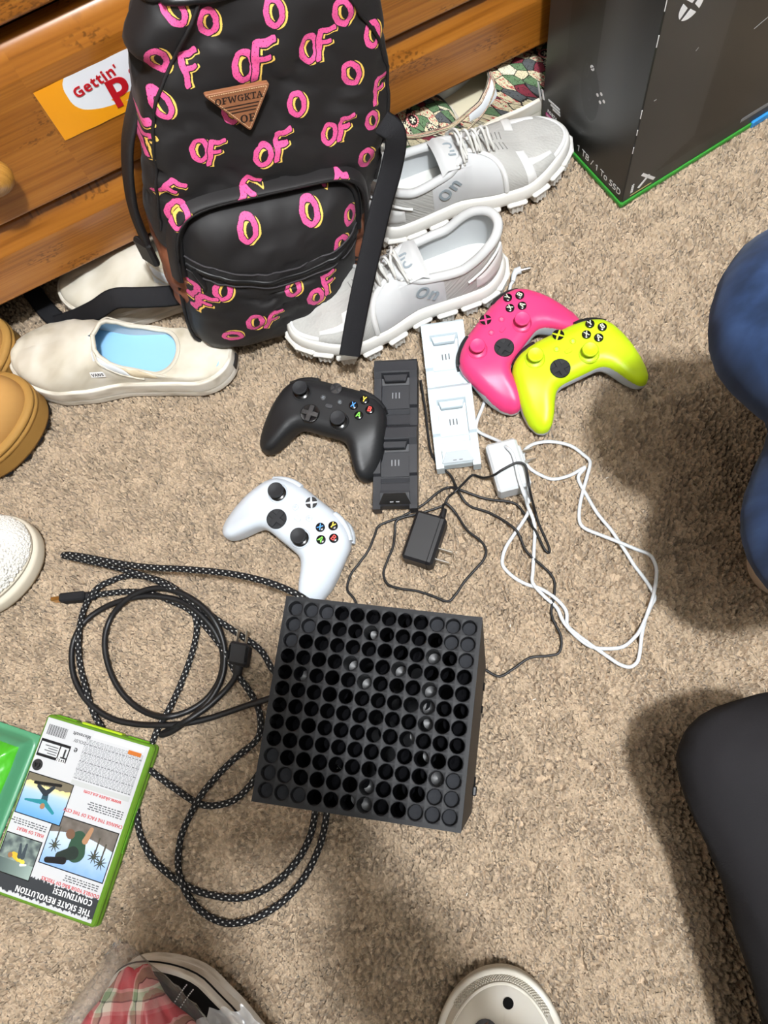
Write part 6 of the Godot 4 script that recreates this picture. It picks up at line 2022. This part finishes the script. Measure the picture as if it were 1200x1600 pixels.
func clog():
	var S := Last.new()
	S.L = 0.27
	S.wl = [Vector2(0, 0.042), Vector2(0.3, 0.043), Vector2(0.6, 0.054), Vector2(0.75, 0.058), Vector2(1, 0.056)]
	S.wr = [Vector2(0, 0.042), Vector2(0.3, 0.041), Vector2(0.6, 0.050), Vector2(0.75, 0.054), Vector2(1, 0.050)]
	S.sole = 0.030
	S.lift = [Vector2(0, 0.004), Vector2(0.15, 0.0), Vector2(0.7, 0.0), Vector2(1, 0.012)]
	S.thr = 0.46
	S.topx = [Vector2(0, 0.9), Vector2(0.3, 0.88), Vector2(0.42, 0.7), Vector2(0.46, 0.02)]
	S.topy = [Vector2(0, 0.066), Vector2(0.2, 0.050), Vector2(0.36, 0.062), Vector2(0.46, 0.096), Vector2(0.6, 0.096), Vector2(0.8, 0.078), Vector2(0.93, 0.062), Vector2(1, 0.055)]
	S.toe_in = 0.90
	var foam := mat("e6e3dc", 0.7, 0.35)
	foam.albedo_texture = noise_tex(noise(FastNoiseLite.TYPE_SIMPLEX_SMOOTH, 0.02, 111, 3), 128, 128, [[0.0, 0.5, 1.0], ["c4bfb4", "eeebe4", "ffffff"]])
	var toe := Vector3(-0.0741, 0.012, 0.1627)
	var heel := Vector3(-0.1184, 0.012, 0.2466)
	toe.y = 0.0
	heel.y = 0.0
	var d := (toe - heel).normalized()
	var c := thing("foam_clog", "dirty white foam clog with round holes at the bottom of the picture", "clog", place(toe - d * S.L, toe))
	make_shoe(c, S, [Vector2(-0.004, 0.0), Vector2(0.003, 0.002), Vector2(0.005, 0.007), Vector2(0.005, 0.013), Vector2(0.0035, 0.014), Vector2(0.0035, 0.016), Vector2(0.006, 0.018), Vector2(0.006, 0.030), Vector2(0.0035, 0.033), Vector2(-0.001, 0.033)], foam, foam, foam, foam, 0.004)
	# rim band with a chequered grip round the toe
	var grip := MB.new()
	for k in 40:
		var s := 0.40 + 0.20 * k / 39.0
		for j in 4:
			var p := S.out(s + 0.0025 * (j % 2), 0.07 + 0.055 * j, 0.0010)
			var q := S.out(s + 0.0025 * (j % 2), 0.10 + 0.055 * j, 0.0010)
			var up := (S.out(s, 0.1 + 0.05 * j, 0.01) - S.out(s, 0.1 + 0.05 * j, 0.0)).normalized()
			grip.tube([p, q], 0.0011, 5, 0.6, up)
	var g := obj("toe_grip", grip, foam, c)
	g.set_meta("kind", "stuff")
	obj("vamp_line", strip_on(S, [Vector2(0.33, 0.22), Vector2(0.38, 0.30), Vector2(0.44, 0.34), Vector2(0.5, 0.35), Vector2(0.56, 0.34), Vector2(0.62, 0.30), Vector2(0.67, 0.22)], 0.003, 0.0014, 8), foam, c)
	for q in [[0.335, 0.12], [0.665, 0.12]]:
		obj("side_slot", strip_on(S, [Vector2(q[0] - 0.018, q[1]), Vector2(q[0], q[1] + 0.01), Vector2(q[0] + 0.018, q[1])], 0.006, 0.0006), mat("8d8980", 0.8), c)
	for q in [[0.52, 0.72], [0.62, 0.62], [0.38, 0.62], [0.335, 0.80], [0.665, 0.80]]:
		var p := S.out(q[0], q[1], 0.0006)
		var up := (S.out(q[0], q[1], 0.01) - p).normalized()
		var f := Vector3.FORWARD.slide(up).normalized()
		obj("vent_hole", MB.new().prism(circle(0.0048, 18), -0.003, 0.0004, Transform3D(Basis(f.cross(up) * -1.0, up, f * -1.0), p)), M.dark, c)
	# dark charm pinned in the upper holes
	var p := S.out(0.43, 0.70, 0.004)
	obj("charm", MB.new().lathe([Vector2(0.0, 0.0), Vector2(0.010, 0.0), Vector2(0.011, 0.002), Vector2(0.0, 0.004)], 20, at(p + Vector3(0, 0, -0.014))), mat("3a3a3d", 0.4), c)
	obj("charm", MB.new().prism(PackedVector2Array([Vector2(-0.012, 0.006), Vector2(0.004, -0.010), Vector2(0.008, -0.008), Vector2(0.004, 0.006)]), 0.0, 0.004, at(p + Vector3(0.004, 0.002, -0.016), 0.6), 0.001), mat("6b5750", 0.5), c)

func boots():
	var nub := mat("b0854c", 0.85, 0.3)
	bump(nub, noise_tex(noise(FastNoiseLite.TYPE_SIMPLEX, 0.2, 121, 3), 128, 128), 0.02)
	var sole_m := mat("9c763c", 0.7, 0.35)
	var k := 0
	for q in [[Vector3(-0.3079, 0, -0.6412), "tan lace-up boot nearer to the slipper, only its toe in view"], [Vector3(-0.3091, 0, -0.7424), "tan lace-up boot behind the other one, beside the off-white slip-on"]]:
		var S := Last.new()
		S.L = 0.29
		S.wl = [Vector2(0, 0.040), Vector2(0.3, 0.040), Vector2(0.6, 0.050), Vector2(0.75, 0.054), Vector2(1, 0.052)]
		S.wr = [Vector2(0, 0.040), Vector2(0.3, 0.038), Vector2(0.6, 0.046), Vector2(0.75, 0.050), Vector2(1, 0.046)]
		S.sole = 0.046
		S.lift = [Vector2(0, 0.0), Vector2(0.7, 0.0), Vector2(1, 0.008)]
		S.thr = 0.42
		S.topx = [Vector2(0, 0.9), Vector2(0.3, 0.85), Vector2(0.4, 0.6), Vector2(0.42, 0.02)]
		S.topy = [Vector2(0, 0.17), Vector2(0.25, 0.165), Vector2(0.42, 0.158), Vector2(0.52, 0.128), Vector2(0.66, 0.108), Vector2(0.82, 0.094), Vector2(0.93, 0.078), Vector2(1, 0.07)]
		S.toe_in = 0.90
		S.belly = 0.8
		var toe: Vector3 = q[0]
		var d := Vector3(0.97, 0, -0.10 if k == 0 else -0.22).normalized()
		var c := thing("boot", q[1], "boot", place(toe - d * S.L, toe), "")
		make_shoe(c, S, [Vector2(0.002, 0.004), Vector2(0.007, 0.006), Vector2(0.009, 0.012), Vector2(0.0075, 0.034), Vector2(0.009, 0.036), Vector2(0.009, 0.040), Vector2(0.006, 0.0415), Vector2(0.006, 0.043), Vector2(0.0085, 0.0445), Vector2(0.0075, 0.049), Vector2(0.003, 0.0505), Vector2(-0.001, 0.0505)], nub, sole_m, mat("4a3a28", 0.9), mat("5a4a36", 0.9), 0.005)
		for sd in [1.0, -1.0]:
			var sg := func(s: float): return s if sd > 0.0 else 1.0 - s
			obj("seam", strip_on(S, [Vector2(sg.call(0.30), 0.10), Vector2(sg.call(0.345), 0.32), Vector2(sg.call(0.37), 0.60), Vector2(sg.call(0.355), 0.88)], 0.003, 0.0010), sole_m, c)
		var lug := MB.new().box(at(Vector3(0, 0.004, 0)), Vector3(0.016, 0.009, 0.012), 0.0015).mesh()
		for j in 26:
			var s := (j + 0.5) / 26.0
			var p := S.base(s, -0.001, 0.0)
			var o := (S.base(s, 0.05, 0.0) - p).normalized()
			obj("sole_lug", lug, M.black_matte, c, Transform3D(Basis(o, Vector3.UP, o.cross(Vector3.UP)), p))
		for j in 4:
			var s := 0.225 + 0.018 * j
			var pa := S.out(s, 0.86, 0.003)
			var pb := S.out(1.0 - s, 0.86, 0.003)
			var m := (pa + pb) / 2.0 + Vector3(0, 0.018, 0)
			obj("lace", MB.new().tube(smooth_path([pa, pa.lerp(m, 0.5) + Vector3(0, 0.005, 0), m, pb.lerp(m, 0.5) + Vector3(0, 0.005, 0), pb], 4), 0.0022, 7), mat("8a6a3a", 0.8), c)
		k += 1

func slipper():
	var S := Last.new()
	S.L = 0.27
	S.wl = [Vector2(0, 0.042), Vector2(0.3, 0.042), Vector2(0.6, 0.050), Vector2(0.75, 0.053), Vector2(1, 0.052)]
	S.wr = [Vector2(0, 0.042), Vector2(0.3, 0.042), Vector2(0.6, 0.050), Vector2(0.75, 0.053), Vector2(1, 0.050)]
	S.sole = 0.024
	S.thr = 0.48
	S.lift = [Vector2(0, 0.0), Vector2(1, 0.004)]
	S.topx = [Vector2(0, 0.9), Vector2(0.3, 0.88), Vector2(0.44, 0.7), Vector2(0.48, 0.02)]
	S.topy = [Vector2(0, 0.045), Vector2(0.3, 0.045), Vector2(0.48, 0.083), Vector2(0.62, 0.081), Vector2(0.8, 0.066), Vector2(0.93, 0.048), Vector2(1, 0.04)]
	S.toe_in = 0.93
	var toe := Vector3(-0.3687, 0, -0.474)
	var d := Vector3(0.93, 0, -0.08).normalized()
	var suede := mat("cdc5b4", 0.85, 0.3)
	var c := thing("slipper", "white fleece slipper with a cream rim at the left edge", "slipper", place(toe - d * S.L, toe))
	var fleece := mat("d6d4ce", 0.95, 0.15)
	make_shoe(c, S, [Vector2(-0.002, 0.0), Vector2(0.004, 0.002), Vector2(0.006, 0.008), Vector2(0.006, 0.020), Vector2(0.004, 0.0245), Vector2(-0.002, 0.0255)], fleece, suede, fleece, fleece, 0.006)
	var ring := []
	for k in 97:
		ring.append(S.skin(k / 96.0, 0.10))
	obj("rim_piping", MB.new().tube(ring, 0.0026, 8), suede, c)
	# curled fleece, thousands of short loops
	var rng := RandomNumberGenerator.new()
	rng.seed = 12
	var tuft := SphereMesh.new()
	tuft.radius = 0.0022
	tuft.height = 0.0034
	tuft.radial_segments = 6
	tuft.rings = 3
	var mm := MultiMesh.new()
	mm.transform_format = MultiMesh.TRANSFORM_3D
	mm.mesh = tuft
	mm.instance_count = 4200
	for k in 4200:
		var s := rng.randf_range(0.26, 0.74)
		var v := rng.randf_range(0.16, 0.99)
		mm.set_instance_transform(k, Transform3D(Basis(Vector3(rng.randf() - 0.5, rng.randf() - 0.5, rng.randf() - 0.5).normalized(), rng.randf() * 3.0), S.out(s, v, rng.randf_range(0.0005, 0.0022))))
	var f := MultiMeshInstance3D.new()
	f.name = "fleece_pile"
	f.multimesh = mm
	f.material_override = fleece
	f.set_meta("kind", "stuff")
	c.add_child(f)
	obj("ornament", MB.new().prism(PackedVector2Array([Vector2(-0.010, -0.007), Vector2(0.001, -0.009), Vector2(0.004, -0.003), Vector2(-0.002, -0.001), Vector2(0.005, 0.003), Vector2(0.006, 0.008), Vector2(-0.009, 0.008)]), 0.0, 0.003, Transform3D(Basis(Vector3.UP, 0.2), S.out(0.5, 0.97, 0.004) + Vector3(0, 0, -0.066))), M.dark, c)

# ---------------------------------------------------------------- people, of whom only legs come into the picture
func capsule(p: Vector3, a: Vector3, b: Vector3, ra: float, rb: float) -> float:
	var ab := b - a
	var u := clampf((p - a).dot(ab) / ab.length_squared(), 0.0, 1.0)
	return p.distance_to(a + ab * u) - lerpf(ra, rb, u)

func body_mesh(bones: Array, k: float, lo: Vector3, hi: Vector3, cell: float, folds: FastNoiseLite = null) -> MB:
	var f := func(p: Vector3) -> float:
		var d := 9.0
		for b in bones:
			d = smin(d, capsule(p, b[0], b[1], b[2], b[3]), k)
		if folds != null and absf(d) < 0.04:
			d += folds.get_noise_3d(p.x, p.y, p.z) * 0.006
		return d
	return MB.new().nets(f, lo, hi, cell)

func people():
	var n := noise(FastNoiseLite.TYPE_SIMPLEX_SMOOTH, 9.0, 131, 2)
	var denim := mat("31466c", 0.85, 0.3)
	denim.albedo_texture = noise_tex(noise(FastNoiseLite.TYPE_SIMPLEX, 0.02, 132, 5), 256, 256, [[0.0, 0.5, 1.0], ["9a9a9a", "c4c8cc", "ffffff"]])
	bump(denim, noise_tex(noise(FastNoiseLite.TYPE_CELLULAR, 0.3, 133), 128, 128), 0.02)
	denim.uv1_scale = Vector3(6, 6, 1)
	denim.rim_enabled = true
	denim.rim = 0.3
	var grey := mat("232224", 0.9, 0.25)
	bump(grey, noise_tex(noise(FastNoiseLite.TYPE_CELLULAR, 0.3, 134), 128, 128), 0.015)
	grey.uv1_scale = Vector3(30, 30, 1)
	# sitting on the carpet at the right, one knee drawn up, the other leg folded towards the middle
	var hip := Vector3(0.80, 0.13, -0.02)
	var knee := Vector3(0.3284, 0.4, -0.1593)
	var ankle := Vector3(0.56, 0.07, -0.20)
	var k2 := Vector3(0.3065, 0.31, -0.0451)
	var toe2 := Vector3(0.3368, 0, -0.0594)
	var hip2 := Vector3(0.80, 0.12, 0.16)
	var a := thing("person", "person in blue jeans sitting at the right edge with one knee drawn up", "person", Transform3D())
	var bones := [[hip, knee, 0.090, 0.064], [knee, ankle, 0.060, 0.044], [hip2, k2, 0.090, 0.060], [k2, toe2 + Vector3(0.17, 0.09, 0.03), 0.055, 0.044], [hip, hip2, 0.12, 0.12]]
	obj("jeans", body_mesh(bones, 0.05, Vector3(0.20, -0.02, -0.42), Vector3(0.94, 0.52, 0.34), 0.012, n), denim, a)
	var shirt := mat("4a4d55", 0.9, 0.3)
	var skin := mat("b98468", 0.6, 0.4)
	skin.subsurf_scatter_enabled = true
	skin.subsurf_scatter_strength = 0.1
	var waist := Vector3(0.810, 0.14, 0.070)
	var chest := Vector3(0.830, 0.42, 0.090)
	var neck := Vector3(0.810, 0.60, 0.080)
	var tb := [[waist, chest, 0.14, 0.15], [chest, Vector3(0.820, 0.52, 0.080), 0.14, 0.10], [Vector3(0.820, 0.52, -0.060), Vector3(0.820, 0.52, 0.240), 0.065, 0.065], [Vector3(0.820, 0.52, -0.080), Vector3(0.790, 0.30, -0.160), 0.055, 0.046], [Vector3(0.820, 0.52, 0.260), Vector3(0.810, 0.28, 0.340), 0.055, 0.046]]
	obj("shirt", body_mesh(tb, 0.06, Vector3(0.610, 0.0, -0.260), Vector3(1.050, 0.66, 0.460), 0.016, n), shirt, a)
	var head := [[neck + Vector3(0, -0.06, 0), neck + Vector3(-0.01, 0.06, 0), 0.052, 0.052], [Vector3(0.785, 0.73, 0.080), Vector3(0.795, 0.78, 0.080), 0.078, 0.088], [Vector3(0.770, 0.69, 0.080), Vector3(0.750, 0.67, 0.080), 0.050, 0.030], [Vector3(0.715, 0.735, 0.080), Vector3(0.702, 0.715, 0.080), 0.010, 0.013]]
	obj("head", body_mesh(head, 0.03, Vector3(0.670, 0.50, -0.030), Vector3(0.910, 0.90, 0.190), 0.008), skin, a)
	# worn shoe under the folded leg
	var S := Last.new()
	S.L = 0.27
	S.wl = [Vector2(0, 0.036), Vector2(0.5, 0.038), Vector2(0.75, 0.048), Vector2(1, 0.044)]
	S.wr = S.wl
	S.sole = 0.026
	S.lift = [Vector2(0, 0.0), Vector2(1, 0.006)]
	S.thr = 0.5
	S.topx = [Vector2(0, 0.86), Vector2(0.4, 0.8), Vector2(0.5, 0.02)]
	S.topy = [Vector2(0, 0.08), Vector2(0.3, 0.06), Vector2(0.5, 0.085), Vector2(0.8, 0.06), Vector2(1, 0.045)]
	var sh := Node3D.new()
	sh.name = "worn_shoe"
	a.add_child(sh)
	sh.transform = place(toe2 + Vector3(0.27, 0, 0.02), toe2 + Vector3(0.012, 0, 0))
	make_shoe(sh, S, [Vector2(0, 0.0), Vector2(0.004, 0.004), Vector2(0.004, 0.024), Vector2(0.0, 0.028)], mat("6a6a68", 0.9), mat("c9b8a4", 0.7), M.black_matte, M.black_matte)
	# whoever takes the picture: dark trousers, one knee in the lower right corner
	var b := thing("person", "person in dark grey trousers, one thigh and knee in the lower right corner", "person", Transform3D())
	var kn := Vector3(0.192, 0.17, 0.0982)
	var hp := Vector3(0.13, 0.15, 0.60)
	var kl := Vector3(-0.44, 0.15, 0.56)
	var hl := Vector3(-0.02, 0.15, 0.68)
	var ka := Vector3(0.1744, 0.19, 0.0735)
	var kb := Vector3(0.2169, 0.19, 0.097)
	var legs := [[hp, ka, 0.10, 0.036], [hp, kb, 0.11, 0.050], [ka, kb, 0.036, 0.050], [kb, Vector3(0.26, 0.075, 0.36), 0.052, 0.048], [hl, kl, 0.11, 0.075], [kl, Vector3(-0.08, 0.07, 0.62), 0.066, 0.05], [hp, hl, 0.13, 0.13]]
	obj("trousers", body_mesh(legs, 0.03, Vector3(-0.60, -0.02, -0.08), Vector3(0.76, 0.34, 0.84), 0.013, n), grey, b)
	var coat := mat("2b2d33", 0.9, 0.3)
	var up := [[Vector3(0.06, 0.18, 0.64), Vector3(0.06, 0.48, 0.56), 0.15, 0.15], [Vector3(0.12, 0.48, 0.55), Vector3(0.05, 0.64, 0.48), 0.14, 0.10], [Vector3(-0.15, 0.63, 0.42), Vector3(0.20, 0.65, 0.46), 0.07, 0.07], [Vector3(-0.15, 0.63, 0.42), Vector3(-0.25, 0.60, 0.26), 0.068, 0.064], [Vector3(-0.25, 0.60, 0.26), Vector3(-0.156, 0.868, 0.108), 0.062, 0.044], [Vector3(0.20, 0.65, 0.46), Vector3(-0.03, 0.60, 0.31), 0.066, 0.060], [Vector3(-0.03, 0.60, 0.31), Vector3(-0.038, 0.852, 0.164), 0.058, 0.042]]
	obj("jumper", body_mesh(up, 0.06, Vector3(-0.38, 0.0, 0.02), Vector3(0.48, 0.96, 0.84), 0.016, n), coat, b)
	var hd := [[Vector3(0.05, 0.66, 0.48), Vector3(0.03, 0.80, 0.46), 0.054, 0.054], [Vector3(0.02, 0.88, 0.42), Vector3(0.02, 0.93, 0.45), 0.08, 0.09], [Vector3(0.015, 0.84, 0.39), Vector3(0.015, 0.82, 0.37), 0.05, 0.03], [Vector3(0.015, 0.885, 0.345), Vector3(0.015, 0.865, 0.332), 0.010, 0.013]]
	obj("head", body_mesh(hd, 0.03, Vector3(-0.10, 0.60, 0.30), Vector3(0.16, 1.06, 0.60), 0.009), skin, b)
	# the phone in both hands, level with the lens and behind it
	var ph := Transform3D(Basis(Vector3(0.89668, -0.12503, 0.42466), Vector3(0.44214, 0.30042, -0.84514), Vector3(-0.02191, 0.94558, 0.32466)), Vector3(0, 0.9108, 0))
	var pt := thing("phone", "black phone held over the carpet by the person in dark trousers", "phone", ph * at(Vector3(-0.027, -0.055, 0.012)))
	obj("case", MB.new().prism(round_rect(0.072, 0.148, 0.010), -0.004, 0.0036, Transform3D(Basis(Vector3.RIGHT, PI / 2), Vector3.ZERO), 0.0012), M.black, pt)
	obj("screen", MB.new().prism(round_rect(0.067, 0.143, 0.008), 0.0, 0.0006, Transform3D(Basis(Vector3.RIGHT, PI / 2), Vector3(0, 0, 0.0036)), 0.0002), mat("0b0c10", 0.1), pt)
	for s in [1.0, -1.0]:
		var e: float = 0.009 if s > 0.0 else -0.063
		var hb := [[Vector3(e + 0.026 * s, -0.085, 0.012), Vector3(e + 0.022 * s, -0.125, 0.016), 0.015, 0.018], [Vector3(e + 0.022 * s, -0.125, 0.016), Vector3(e + 0.03 * s, -0.17, 0.022), 0.018, 0.020]]
		for k in 4:
			var v := -0.066 - 0.0195 * k
			var l: float = [0.9, 1.0, 0.95, 0.75][k]
			hb.append([Vector3(e + 0.025 * s, v - 0.004, 0.010), Vector3(e + 0.012 * s, v, -0.003), 0.0095, 0.0085])
			hb.append([Vector3(e + 0.012 * s, v, -0.003), Vector3(e - 0.016 * s * l, v + 0.002, -0.0015), 0.0085, 0.0072])
		hb.append([Vector3(e + 0.020 * s, -0.118, 0.022), Vector3(e + 0.008 * s, -0.098, 0.030), 0.0105, 0.0092])
		hb.append([Vector3(e + 0.008 * s, -0.098, 0.030), Vector3(e - 0.012 * s, -0.082, 0.026), 0.0092, 0.0080])
		obj("hand", body_mesh(hb, 0.006, Vector3(e - 0.06, -0.21, -0.03), Vector3(e + 0.06, -0.04, 0.06), 0.0042), skin, b, ph)

func rest():
	backpack()
	shoes()
	controllers()
	docks()
	cables()
	game_case()
	pouch()
	bag_and_others()
	clog()
	boots()
	slipper()
	people()
